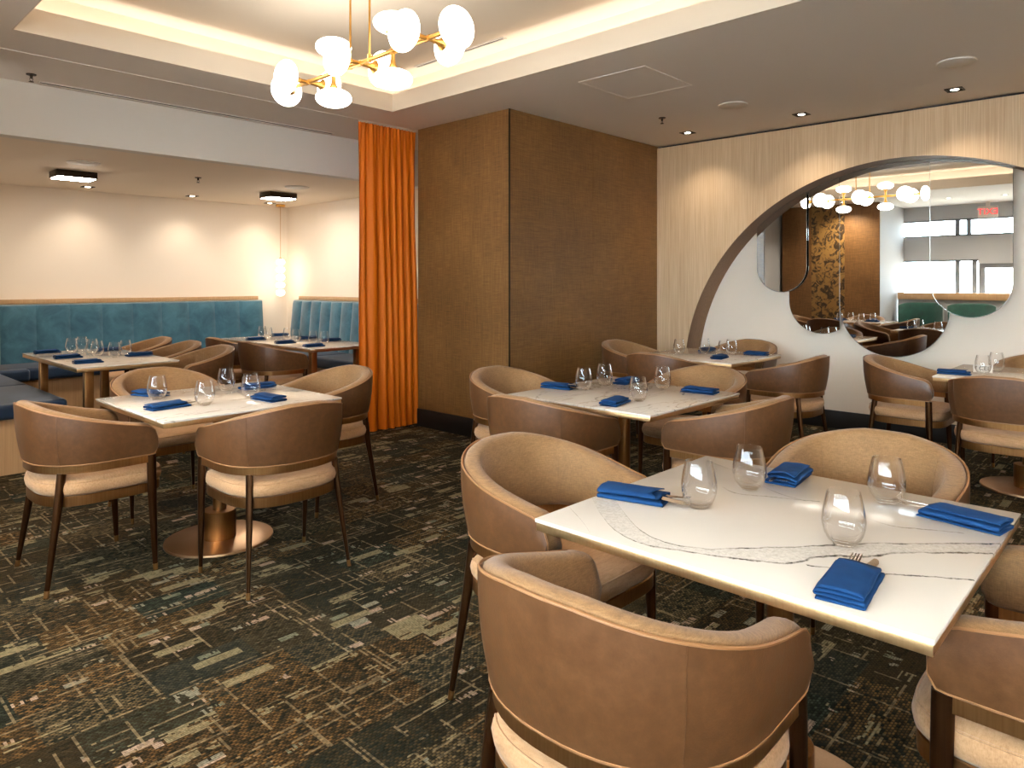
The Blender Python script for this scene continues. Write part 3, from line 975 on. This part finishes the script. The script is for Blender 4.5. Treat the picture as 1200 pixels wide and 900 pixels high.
G = 'folded blue napkins'
setting(1.690, 1.118, -76, 0, 'folded blue napkin at left corner of the nearest table, cutlery pointing right', G, 'at left corner of the nearest table', .04)
setting(2.190, .880, 186, 1, 'folded blue napkin at the far edge of the nearest table, opening to the left', G, 'at the far edge of the nearest table', -.005)
setting(2.095, .398, 80, 2, 'folded blue napkin at the right corner of the nearest table, cutlery pointing left', G, 'at the right corner of the nearest table', .055)
setting(1.490, .478, 6, 3, 'folded blue napkin in the foreground with fork tines up, nearest us', G, 'nearest us on the foreground tabletop', .030)
setting(3.150, 2.600, -80, 1, 'folded blue napkin at left corner of the middle table', G, 'at left corner of the middle table', .01)
setting(3.602, 2.440, 190, 0, 'folded blue napkin at far corner of the middle table, behind a glass', G)
setting(2.940, 2.060, 12, 2, 'folded blue napkin at front of the middle table, slanted to the right', G)
setting(3.560, 1.930, 94, 3, 'folded blue napkin at right corner of the middle table', G)
setting(1.435, 4.030, -70, 2, 'folded blue napkin at the back left of the left table, behind a glass', G, 'at the back left of the left table', .01)
setting(1.350, 3.575, 8, 0, 'folded blue napkin at front left of the left table, above the brass edge', G, 'at front left of the left table', .01)
setting(1.800, 3.440, 96, 3, 'folded blue napkin at right end of the left table, nearest its corner', G)
setting(1.960, 3.870, 178, 1, 'folded blue napkin at the back of the left table, behind two glasses', G)
setting(5.270, 2.680, 10, 1, 'folded blue napkin at front of the table by the arch', G)
setting(5.740, 2.590, 92, 2, 'folded blue napkin at right of the table by the arch', G)
setting(5.785, 3.060, 185, 0, 'folded blue napkin at the back of the table by the arch', G)
setting(5.440, 1.085, -85, 3, 'folded blue napkin at left corner of the right-edge table', G)
setting(1.690, 7.120, 0, 0, 'folded blue napkin on the left booth table, farthest along its bench side', G)
setting(1.690, 6.520, 0, 1, 'folded blue napkin on the left booth table, middle of its bench side', G)
setting(1.690, 6.010, 0, 2, 'folded blue napkin on the left booth table, nearest us', G)
setting(2.150, 6.300, 180, 3, 'folded blue napkin on the left booth table, before the nearest chair of three', G)
setting(2.120, 6.950, 180, 2, 'folded blue napkin on the left booth table, between glasses and middle chair', G)
setting(3.595, 7.130, 0, 3, 'folded blue napkin on the curtain-side booth table, farthest on its chair side', G)
setting(3.595, 6.520, 0, 0, 'folded blue napkin on the curtain-side booth table, second on its chair side', G)
setting(3.595, 5.980, 0, 1, 'folded blue napkin on the curtain-side booth table, nearest us', G)
setting(4.050, 7.470, 180, 2, 'folded blue napkin on the curtain-side booth table, farthest on the bench side', G)
setting(4.050, 6.870, 180, 3, 'folded blue napkin on the curtain-side booth table, middle of the bench side', G)
setting(4.060, 6.420, 180, 0, 'folded blue napkin on the curtain-side booth table, bench side next to the curtain', G)

# lettered card on the right-edge table
cr = thing('table_card', 'small white tent card with black letters on the right-edge table', 'card', (5.685, .966, TT), math.radians(-81))
bm = bmesh.new()
secs = [[Vector((x, .022, .0)), Vector((x, .0, .05)), Vector((x, -.022, .0)), Vector((x, -.0205, .0)), Vector((x, 0, .048)), Vector((x, .0205, 0))] for x in (-.055, .055)]
loft(bm, secs); obj('card', bm, M['white_plastic'], cr, smooth=False)
def text_obj(name, s, size, mat, parent, loc, rot, ext=.0006):
    cu = bpy.data.curves.new(name, 'FONT'); cu.body = s; cu.size = size; cu.extrude = ext; cu.align_x = 'CENTER'; cu.align_y = 'CENTER'
    cu.materials.append(mat)
    tmp = bpy.data.objects.new(name + '_curve', cu); C.objects.link(tmp)
    bpy.context.view_layer.update()
    me = bpy.data.meshes.new_from_object(tmp.evaluated_get(bpy.context.evaluated_depsgraph_get()))
    bpy.data.objects.remove(tmp); bpy.data.curves.remove(cu)
    me.materials.clear()
    o = link(name, me, mat, parent); o.location = loc; o.rotation_euler = rot
    return o
text_obj('lettering', 'f CEL', .040, M['black'], cr, (0, -.0125, .026), (math.radians(66), 0, 0))

# ------------------------------------------------------------------ banquettes
def channel_back(root, n, w, z0, z1, depth, mat, lean=.06):
    """channels along local +x from 0 to n*w; front faces -y; one mesh"""
    bm = bmesh.new()
    NX = 10
    cols = []
    for i in range(n):
        for k in range(NX + (1 if i == n - 1 else 0)):
            f = k / NX
            x = (i + f) * w
            b = (max(0, math.sin(PI * f)) ** .45) * .028
            cols.append((x, b))
    secs = []
    for x, b in cols:
        pts = []
        for zf in (0, .25, .5, .75, .93, .98, 1.0):
            z = z0 + (z1 - z0) * zf
            roll = b if zf < .95 else b * .6 if zf < .99 else 0
            y = -depth + lean * zf - roll + (.02 if zf >= .99 else 0)
            pts.append(Vector((x, y, z)))
        pts.append(Vector((x, 0, z1))); pts.append(Vector((x, 0, z0)))
        secs.append(pts)
    loft(bm, secs)
    return obj('backrest', bm, mat, root, angle=35)

def cushion(bm, x0, x1, y0, y1, z0, z1, r=.03):
    box(bm, x0, x1, y0, y1, z0, z1, bev=r, seg=4)

SZ = .50
# back run
r = thing('banquette', 'long teal channel-back banquette along the cream back wall with navy seat', 'banquette', (1.7, BY - .022, 0), 0, 'teal velvet banquettes')
W_ = 4.62 - 1.7
channel_back(r, 9, W_ / 9, SZ - .02, 1.118, .17, M['teal'])
WS = 4.34 - 1.7
obj('base', BOX(-.05, WS - .02, -.72, -.03, 0, SZ - .13), M['basewood'], r, smooth=False)
for k in range(2):
    bm = bmesh.new(); cushion(bm, -.05 + k * WS / 2 + .004, (k + 1) * WS / 2 - .004, -.78, -.16, SZ - .128, SZ); obj('seat_cushion', bm, M['navy'], r)
obj('top_ledge', BOX(-.04, W_ - .03, -.06, 0, 1.123, 1.172, bev=.003), M['basewood'], r)
# left run, its end towards us
r = thing('banquette', 'dark navy bench end jutting in at left edge behind the leftmost chair', 'banquette', (.642, 5.99, 0), 0, 'teal velvet banquettes')
obj('base', BOX(.0, .86, .0, 2.28, 0, SZ - .11), M['basewood'], r, smooth=False)
for k in range(2):
    y0 = -.05 + k * 1.12
    bm = bmesh.new(); cushion(bm, .17, .90, y0 + .004, y0 + 1.115, SZ - .108, SZ); obj('seat_cushion', bm, M['navy'], r)
bm = bmesh.new(); cushion(bm, .17, 1.16, 2.195, 2.325, SZ - .118, SZ + .005); obj('corner_cushion', bm, M['navy'], r)
bk = channel_back(r, 8, .285, SZ - .02, 1.118, .17, M['teal'])
bk.rotation_euler = (0, 0, PI / 2); bk.location = (.0, .0, 0)
# (faces +x after the turn)
obj('top_ledge', BOX(0, .06, 0, 2.28, 1.123, 1.172, bev=.003), M['basewood'], r)
# right run
r = thing('banquette', 'short teal channel-back banquette beside the curtain on the right booth wall', 'banquette', (BX - .022, 8.72, 0), -PI / 2, 'teal velvet banquettes')
channel_back(r, 12, .235, SZ - .02, 1.118, .17, M['teal'])
obj('base', BOX(.02, 2.80, -.62, -.03, 0, SZ - .13), M['basewood'], r, smooth=False)
for k in range(2):
    bm = bmesh.new(); cushion(bm, .0 + k * 1.41 + .004, (k + 1) * 1.41 - .004, -.68, -.16, SZ - .128, SZ); obj('seat_cushion', bm, M['navy'], r)
obj('top_ledge', BOX(.05, 2.82, -.06, 0, 1.123, 1.172, bev=.003), M['basewood'], r)

# ------------------------------------------------------------------ curtain
r = thing('curtain', 'floor-length orange velvet curtain gathered beside the brown column', 'curtain', (3.64, 5.32, 0))
bm = bmesh.new(); secs = []
Wc = .685; nx = 240; nz = 26
rr = random.Random(3)
ph = [0]
for i in range(nx): ph.append(ph[-1] + (2 * PI / (nx / 8.0)) * (1 + 1.3 * mnoise.noise(Vector((i * .030, 3.3, 0)))))
for j in range(nz + 1):
    f = j / nz; z = .012 + (ZC - .022) * f
    row = []
    tight = max(0, (f - .80) / .20) ** 2          # heading tape: small even pleats
    for i in range(nx + 1):
        u = i / nx
        amp = (.030 + .020 * mnoise.noise(Vector((u * 5, f * 1.6, 7)))) * (1 - .35 * f)
        big = amp * math.sin(ph[i] + .9 * mnoise.noise(Vector((u * 2.2, f * 2.0, 1))))
        small = .011 * math.sin(2 * PI * 17 * u)
        y = big * (1 - .75 * tight) + small * (.25 + .75 * tight) * (.25 + .75 * f) + .022 * mnoise.noise(Vector((u * 5, f * 1.5, 4)))
        x = u * Wc - .03 * f * u + .010 * math.cos(ph[i]) * (1 - f * .5) + .012 * mnoise.noise(Vector((u * 3, f * 2.2, 9)))
        row.append(Vector((x, y - .025 * (1 - f), z)))
    secs.append(row)
front = secs
full_secs = []
for row in secs:
    back = [Vector((p.x, p.y + .004, p.z)) for p in reversed(row)]
    full_secs.append(row + back)
loft(bm, full_secs)
obj('drape', bm, M['orange'], r, angle=80)
obj('track', BOX(.01, .55, -.015, .015, ZC - .010, ZC - .001, bev=.002), M['white_plastic'], r)

# ------------------------------------------------------------------ chandelier
CH = (2.345, 3.41)
zb = 2.61
r = thing('chandelier', 'brass linear chandelier with twelve lit opal discs hanging in the ceiling tray', 'chandelier', (CH[0], CH[1], zb))
bm = bmesh.new()
tube(bm, [(0, -.72, 0), (0, .72, 0)], .013, 14); obj('main_bar', bm, M['brass'], r)
for s_ in (-1, 1):
    bm = bmesh.new(); tube(bm, [(0, s_ * .095, .01), (0, s_ * .095, TZ - zb - .02)], .0062, 12); tube(bm, [(0, s_ * .095, -.014), (0, s_ * .095, .03)], .013, 14)
    obj('hanging_rod', bm, M['brass'], r)
    bm = bmesh.new(); lathe(bm, [(0, -.02), (.05, -.02), (.055, -.016), (.055, 0), (0, 0)], 28, c=(0, s_ * .095, TZ - zb)); obj('canopy', bm, M['brass'], r)
def disc(pos, d):
    """opal disc whose flat side looks along d, on a brass cone from the bar"""
    d = Vector(d); pos = Vector(pos)
    rot = d.to_track_quat('Z', 'Y').to_matrix().to_4x4()
    L = .075
    bm = bmesh.new()
    lathe(bm, [(0, .008), (.0115, .008), (.0125, .045), (.017, .072), (.028, .092), (.048, .107), (.044, .112), (0, .114)], 20, c=pos, mat=rot)
    cone = obj('disc_arm', bm, M['brass'], r)
    bm = bmesh.new()
    prof = []
    n = 16
    for k in range(n + 1):
        a = -PI / 2 + PI * k / n
        prof.append((.106 * abs(math.cos(a)) ** .92, .152 + .054 * math.copysign(abs(math.sin(a)) ** .95, math.sin(a))))
    lathe(bm, prof, 32, c=pos, mat=rot)
    obj('opal_disc', bm, M['globe'], cone)
for yy, ax in ((-.60, 'F'), (-.31, 'V'), (.0, 'F'), (.27, 'V'), (.56, 'F')):
    if ax == 'F':
        bm = bmesh.new(); tube(bm, [(0, yy - .02, 0), (0, yy + .02, 0)], .0165, 14); obj('hub', bm, M['brass'], r)
        disc((0, yy, 0), (1, 0, 0)); disc((0, yy, 0), (-1, 0, 0))
    else:
        bm = bmesh.new(); tube(bm, [(0, yy - .02, 0), (0, yy + .02, 0)], .0165, 14); obj('hub', bm, M['brass'], r)
        disc((0, yy, 0), (0, 0, 1)); disc((0, yy, 0), (0, 0, -1))
disc((0, -.672, 0), (0, -1, 0)); disc((0, .672, 0), (0, 1, 0))

# ------------------------------------------------------------------ booth ceiling lamps and pendant
def panel_lamp(x, y, lab):
    r = thing('ceiling_lamp', lab, 'ceiling lamp', (x, y, ZS), 0, 'rectangular lamps on the booth ceiling')
    obj('frame', BOX(-.17, .17, -.13, .13, -.062, -.0, bev=.004), M['darkmetal'], r)
    obj('diffuser', BOX(-.158, .158, -.118, .118, -.068, -.0622, bev=.002), M['panel_light'], r)
panel_lamp(2.03, 7.66, 'rectangular dark-framed ceiling lamp in the booth, left one above the banquette')
panel_lamp(4.17, 7.72, 'rectangular dark-framed ceiling lamp in the booth, right one near the pendant')
r = thing('pendant_lamp', 'slim pendant of five small lit globes hanging in the booth corner', 'pendant lamp', (4.80, 8.83, 0))
bm = bmesh.new(); lathe(bm, [(0, ZS - .03), (.056, ZS - .03), (.06, ZS - .026), (.06, ZS), (0, ZS)], 28); obj('canopy', bm, M['brass'], r)
zt = 1.355 + (331 - 302) * 9.55 / 828
bm = bmesh.new(); tube(bm, [(0, 0, zt - .02), (0, 0, ZS - .02)], .003, 8); obj('cord', bm, M['brass'], r)
for k in range(5):
    zc_ = zt - .06 - k * .103
    bm = bmesh.new(); lathe(bm, [(0, zc_ - .046)] + [(.058 * math.cos(a), zc_ + .046 * math.sin(a)) for a in [(-PI / 2 + PI * j / 12) for j in range(1, 12)]] + [(0, zc_ + .046)], 24)
    obj('opal_globe', bm, M['pend'], r)
    bm = bmesh.new(); lathe(bm, [(0, zc_ + .044), (.016, zc_ + .044), (.016, zc_ + .060), (0, zc_ + .060)], 16); obj('spacer', bm, M['brass'], r)

def spot(loc, target, watts, size_deg, blend=.6, col=WARM, rad=.03):
    l = bpy.data.lights.new('downlight_beam', 'SPOT'); l.energy = watts; l.spot_size = math.radians(size_deg); l.spot_blend = blend
    l.color = col[:3]; l.shadow_soft_size = rad
    o = bpy.data.objects.new('downlight_beam', l); C.objects.link(o); o.location = loc
    d = Vector(target) - Vector(loc); o.rotation_euler = d.to_track_quat('-Z', 'Y').to_euler()
    return o
def downlight(x, y, zc, lab, grp, watts, target, ang, square=True, blend=.6):
    r = thing('downlight', lab, 'downlight', (x, y, zc), 0, grp)
    bm = bmesh.new()
    s = .058
    for a, b, c, d in ((-s, s, -s, -s + .012), (-s, s, s - .012, s), (-s, -s + .012, -s + .012, s - .012), (s - .012, s, -s + .012, s - .012)):
        box(bm, a, b, c, d, -.006, 0)
    obj('trim_ring', bm, M['darkmetal'] if square else M['white_plastic'], r, smooth=False)
    bm = bmesh.new(); box(bm, -s + .012, s - .012, -s + .012, s - .012, -.002, .0); obj('recess_plate', bm, M['groove'], r, smooth=False)
    bm = bmesh.new(); lathe(bm, [(0, -.0045), (.026, -.0045), (.028, -.0025), (0, -.0025)], 20); obj('lamp_lens', bm, M['dl'], r)
    spot((x, y, zc - .03), target, watts, ang, blend)
GW = 'square downlights washing the veneer wall'
for y, lab in ((3.45, 'small square downlight nearest the brown column'), (2.36, 'small square downlight, middle of the three by the arch wall'), (1.22, 'small square downlight, nearest of the three by the arch wall')):
    downlight(6.13, y, ZC, lab + ', on the ceiling', GW, 20, (6.45, y, .6), 110, blend=1.0)
GB = 'downlights washing the booth back wall'
for x, y, lab in ((2.45, 8.72, 'left'), (3.58, 8.72, 'middle'), (4.60, 8.74, 'right')):
    downlight(x, y, ZS, 'tiny downlight in the booth ceiling by the back wall, %s of three' % lab, GB, 9, (x, BY - .02, 1.0), 100, blend=1.0)
# first two downlights show in the mirrors; the others are added, unseen fill
GR = 'round downlights over the near half of the room'
for i, (x, y, wt, lab) in enumerate([(-.45, 2.87, 60, 'over the window side, left one in the mirror'), (-.56, 2.08, 60, 'over the window side, right one in the mirror'), (.2, .6, 15, 'added as unseen fill above the viewer'), (.1, -1.6, 40, 'added as unseen fill behind the viewer by the near wall'),
                                 (4.7, .2, 50, 'added as unseen fill over the right-edge table'), (4.7, -1.8, 50, 'added as unseen fill near the far right corner behind the viewer'), (2.3, -2.2, 40, 'added as unseen fill over the middle of the near wall'), (.2, 4.4, 110, 'added as unseen fill left of the ceiling tray')]):
    downlight(x, y, ZC, 'white round downlight %s' % lab, GR, wt, (x, y, 0), 140, square=False, blend=1.0)

# round speakers
def speaker(x, y, zc, rad, lab):
    bm = bmesh.new(); lathe(bm, [(0, -.012), (rad * .92, -.012), (rad, -.008), (rad, 0), (0, 0)], 40)
    o = obj('ceiling_speaker', bm, M['white_plastic']); o.location = (x, y, zc)
    tag(o, lab, 'speaker', 'round ceiling speakers')
speaker(5.42, 2.64, ZC, .115, 'round white ceiling speaker left of the middle downlight')
speaker(5.37, 1.06, ZC, .115, 'round white ceiling speaker towards the right edge')
speaker(1.93, 6.98, ZS, .13, 'round pale speaker in the booth ceiling behind the left panel lamp')
speaker(4.03, 7.05, ZS, .13, 'round pale speaker in the booth ceiling by the right panel lamp')
# sprinklers
def sprinkler(x, y, zc, lab):
    r = thing('sprinkler', lab, 'sprinkler', (x, y, zc), 0, 'ceiling sprinklers')
    bm = bmesh.new(); lathe(bm, [(0, -.006), (.03, -.006), (.032, 0), (0, 0)], 24); obj('escutcheon', bm, M['darkmetal'], r)
    bm = bmesh.new(); lathe(bm, [(0, -.03), (.008, -.03), (.010, -.006), (0, -.006)], 12)
    for s_ in (-1, 1): tube(bm, [(s_ * .008, 0, -.028), (s_ * .011, 0, -.038), (0, 0, -.05)], .002, 6)
    obj('sprinkler_head', bm, M['darkmetal'], r)
    bm = bmesh.new(); lathe(bm, [(0, -.054), (.016, -.053), (.016, -.050), (0, -.050)], 16); obj('deflector', bm, M['darkmetal'], r)
sprinkler(5.42, 3.30, ZC, 'small ceiling sprinkler between brown column and speaker')
sprinkler(1.28, 5.80, ZC, 'small ceiling sprinkler at the left end of the long air slot')
sprinkler(2.99, 7.14, ZS, 'small sprinkler in the middle of the booth ceiling')
# air slots
def slot(x0, x1, y0, y1, zc, lab):
    r = thing('air_diffuser', lab, 'air vent', ((x0 + x1) / 2, (y0 + y1) / 2, zc), 0, 'linear air slots')
    hx, hy = (x1 - x0) / 2, (y1 - y0) / 2
    bm = bmesh.new(); t_ = .009
    box(bm, -hx, hx, -hy, -hy + t_, -.008, 0); box(bm, -hx, hx, hy - t_, hy, -.008, 0); box(bm, -hx, -hx + t_, -hy + t_, hy - t_, -.008, 0); box(bm, hx - t_, hx, -hy + t_, hy - t_, -.008, 0)
    obj('frame', bm, M['white_plastic'], r, smooth=False)
    bm = bmesh.new(); box(bm, -hx + t_, hx - t_, -hy + t_, hy - t_, -.002, 0); obj('dark_slot', bm, M['groove'], r, smooth=False)
slot(1.36, 3.80, 5.945, 6.005, ZC, 'long linear air slot in the ceiling above the pale bulkhead')
slot(3.582, 3.622, 3.47, 4.46, TZ, 'short linear air slot inside the tray behind the chandelier')
# access panel
bm = bmesh.new()
hx, hy, w_ = .315, .28, .006
box(bm, -hx, hx, -hy, -hy + w_, -.004, 0); box(bm, -hx, hx, hy - w_, hy, -.004, 0); box(bm, -hx, -hx + w_, -hy + w_, hy - w_, -.004, 0); box(bm, hx - w_, hx, -hy + w_, hy - w_, -.004, 0)
box(bm, -hx + w_, hx - w_, -hy + w_, hy - w_, -.0022, 0)
o = obj('access_panel', bm, M['ceil'], smooth=False); o.location = (4.352, 2.87, ZC)
tag(o, 'flush square access panel in the ceiling right of the tray', 'access panel')

# ------------------------------------------------------------------ window side of the room (seen in the mirrors)
ZL = 1.778
def wbox(name, y0, y1, z0, z1, mat, x0=XL - .14, x1=XL):
    return struct(obj(name, BOX(x0, x1, y0, y1, z0, z1), mat, smooth=False))
wbox('wall_left_band', YN, 3.95, ZL, 2.217, M['grey_wall'])
wbox('wall_left_head', YN, 3.95, 2.54, ZC, M['grey_wall'])
wbox('wall_left_sill', YN, 3.95, 0, .35, M['grey_wall'])
wbox('wall_left_far', 5.5, 5.75, 0, ZC, M['grey_wall'])
# brown partition block with damask band
PX, PY0, PY1 = -.2, 3.90, 5.64
bm = bmesh.new(); box(bm, XL, PX, PY0, PY1, 0, ZC); struct(obj('wall_left_partition', bm, M['grass'], smooth=False))
struct(obj('trim_damask', BOX(PX, PX + .004, 4.50, 5.10, 0, ZC), M['damask'], smooth=False))
struct(obj('trim_partition_face', BOX(XL, PX - .004, PY0 - .004, PY0, 0, ZC), M['grey_wall'], smooth=False))
# windows: panes + mullions
def window(name, y0, y1, z0, z1, mull):
    r = bpy.data.objects.new(name, None); C.objects.link(r); r.location = (XL - .07, (y0 + y1) / 2, z0); struct(r)
    cy = (y0 + y1) / 2
    bm = bmesh.new(); box(bm, -.004, .004, y0 - cy, y1 - cy, 0, z1 - z0); obj('pane', bm, M['pane'], r, smooth=False)
    for m in mull:
        obj('mullion', BOX(-.04, .04, m - .035 - cy, m + .035 - cy, 0, z1 - z0), M['mullion'], r, smooth=False)
    bm = bmesh.new(); box(bm, -.04, .04, y0 - cy, y1 - cy, 0, .03); box(bm, -.04, .04, y0 - cy, y1 - cy, z1 - z0 - .03, z1 - z0); obj('window_frame', bm, M['mullion'], r, smooth=False)
window('window_1', 2.66, 3.95, .35, ZL, [2.99, 2.72])
window('window_2', YN, 3.95, 2.217, 2.54, [2.99, 2.81, 1.2, -.4, -2.0])
window('window_3', YN, 1.75, .35, ZL, [1.2, .2, -.8, -1.8])
# glass door
r = bpy.data.objects.new('door_1', None); C.objects.link(r); r.location = (XL - .06, 2.2, 0); struct(r)
bm = bmesh.new()
box(bm, -.03, .03, -.45, -.36, .0, 1.70); box(bm, -.03, .03, .36, .45, .0, 1.70); box(bm, -.03, .03, -.36, .36, 1.62, 1.70); box(bm, -.03, .03, -.36, .36, .0, .2)
obj('door_frame', bm, M['mullion'], r, smooth=False)
obj('door_pane', BOX(-.004, .004, -.36, .36, .2, 1.62), M['pane'], r, smooth=False)
bm = bmesh.new(); tube(bm, [(.05, .30, .8), (.05, .30, 1.2)], .012, 8); obj('door_handle', bm, M['steel'], r)
wbox('wall_left_door_head', 1.75, 2.66, 1.70, ZL, M['grey_wall'])
# exit sign
r = thing('exit_sign', 'red EXIT sign hanging from the ceiling near the windows, seen in the mirror', 'sign', (-1.55, 2.48, 2.62))
obj('sign_plate', BOX(-.02, .02, -.15, .15, -.10, .10, bev=.004), M['white_plastic'], r)
obj('mount', BOX(-.012, .012, -.03, .03, .1, ZC - 2.62), M['white_plastic'], r, smooth=False)
text_obj('letters', 'EXIT', .155, M['exit_red'], r, (.0205, 0, 0), (PI / 2, 0, PI / 2))
# half wall with oak cap and green booth seats in front
struct(obj('wall_left_half', BOX(-1.30, -1.18, YN, 3.86, 0, 1.04), M['grey_wall'], smooth=False))
struct(obj('trim_half_wall_cap', BOX(-1.33, -1.15, YN, 3.86, 1.04, 1.165, bev=.004), M['basewood']))
def green_seat(y, lab, base=None):
    if base is not None: return dup(base, (-.92, y, 0), 0, lab)
    r = thing('green_lounge_seat', lab, 'lounge seat', (-.92, y, 0), 0, 'green lounge seats by the windows')
    bm = bmesh.new(); secs = []
    for k in range(25):
        f = k / 24; yy = -.36 + .72 * f
        tz = .985 - .05 * abs(2 * f - 1) ** 5
        xx = -.20 + .14 * abs(2 * f - 1) ** 3
        secs.append([Vector((xx, yy, .40)), Vector((xx - .03, yy, tz - .03)), Vector((xx + .0, yy, tz)), Vector((xx + .06, yy, tz)), Vector((xx + .085, yy, tz - .03)), Vector((xx + .10, yy, .40))])
    loft(bm, secs); obj('backrest', bm, M['green'], r, angle=50)
    bm = bmesh.new(); cushion(bm, -.09, .42, -.35, .35, .30, .46, .035); obj('seat', bm, M['green'], r)
    obj('base', BOX(-.2, .38, -.32, .32, 0, .298), M['black'], r, smooth=False)
    return r
gs = green_seat(3.42, 'dark green lounge seat by the brown partition, seen in the largest mirror')
green_seat(2.62, 'dark green lounge seat seen at the bottom of the rightmost mirror', gs)
green_seat(1.82, 'dark green lounge seat at the right bottom of the rightmost mirror', gs)

# outside the windows
def leaves(bm, c, n, rad, R_):
    for _ in range(n):
        d = Vector((R_.gauss(0, 1), R_.gauss(0, 1), R_.gauss(0, .7))); d = d / max(.6, d.length) * rad * R_.random() ** .4
        p = Vector(c) + d; a = R_.random() * 6.28; s = .09
        u = Vector((math.cos(a), math.sin(a), R_.uniform(-.5, .5))) * s; v = Vector((-math.sin(a), math.cos(a), R_.uniform(-.6, .6))) * s * .5
        bm.faces.new([bm.verts.new(p - u), bm.verts.new(p + v), bm.verts.new(p + u), bm.verts.new(p - v)])
R_ = random.Random(5)
t = NT('leaf_green'); c = t.coord(); M['leaf'] = t.bsdf(t.mix(t.noise(c, 2), srgb(70, 110, 60), srgb(130, 160, 96)), .6)
r = thing('street_tree', 'leafy tree outside the windows, reflected in the largest mirror', 'tree', (-6.0, 6.2, 0))
bm = bmesh.new(); tube(bm, [(0, 0, 0), (.03, .05, 2.0), (.1, 0, 3.3)], [.12, .09, .05], 10); obj('trunk', bm, M['reveal'], r)
bm = bmesh.new(); leaves(bm, (.1, 0, 3.7), 420, 1.1, R_); obj('foliage', bm, M['leaf'], r, smooth=False)
struct(obj('ground_pavement', BOX(-30, XL - .2, -20, 25, -.25, -.13), M['recess'], smooth=False))
r = thing('opposite_building', 'pale building across the street, reflected through the glass door', 'building', (-13, 5.0, 0))
obj('facade', BOX(-.3, .3, -4.5, .2, -.13, 2.0), M['white_plastic'], r, smooth=False)
bm = bmesh.new()
for k in range(6): box(bm, .3, .34, -3.6, -1.4, .9 + k * .17, .98 + k * .17)
obj('louvre', bm, M['mullion'], r, smooth=False)

# mirrors last (world extents on their planes)
M1 = 6.745; M2 = 6.775
mirror_plate('wall_mirror', 2.550, 3.030, (2.790, 1.505), .240, M1, 'smallest mirror panel with round bottom at left inside the wooden arch')
mirror_plate('wall_mirror', 2.262, 2.722, (2.422, 1.180), .300, M2, 'round-bottomed mirror panel second from left, behind the smallest one')
mirror_plate('wall_mirror', 1.382, 2.258, (1.820, 1.145), .438, M2, 'largest mirror panel reaching lowest, in the middle of the arch')
mirror_plate('wall_mirror', .947, 1.521, (1.234, 1.358), .287, M1, 'round-bottomed mirror panel at right of the arch, overlapping the largest one')
# ------------------------------------------------------------------ light, world, camera
w = bpy.data.worlds.new('sky'); SC.world = w; w.use_nodes = True
nt = w.node_tree; nt.nodes.clear()
bg = nt.nodes.new('ShaderNodeBackground'); wo = nt.nodes.new('ShaderNodeOutputWorld')
bg.inputs[0].default_value = (.80, .90, 1, 1); bg.inputs[1].default_value = 27.0
nt.links.new(bg.outputs[0], wo.inputs[0])

cam = bpy.data.cameras.new('camera'); cam.sensor_width = 36; cam.lens = 828 / 1200 * 36; cam.shift_y = -119 / 1200
cam.clip_start = .05; cam.clip_end = 100
co = bpy.data.objects.new('camera', cam); C.objects.link(co)
co.location = (0, 0, 1.355); co.rotation_euler = (PI / 2, 0, -math.atan2(.7274, .6861))
SC.camera = co

SC.view_settings.view_transform = 'Standard'; SC.view_settings.look = 'None'
SC.view_settings.gamma = 1; SC.view_settings.use_curve_mapping = False
SC.view_settings.exposure = 0.7
cy = SC.cycles
cy.use_denoising = True
cy.max_bounces = 10; cy.diffuse_bounces = 5; cy.glossy_bounces = 5; cy.transmission_bounces = 6; cy.transparent_max_bounces = 24
cy.caustics_reflective = False; cy.caustics_refractive = False
cy.sample_clamp_indirect = 6.0
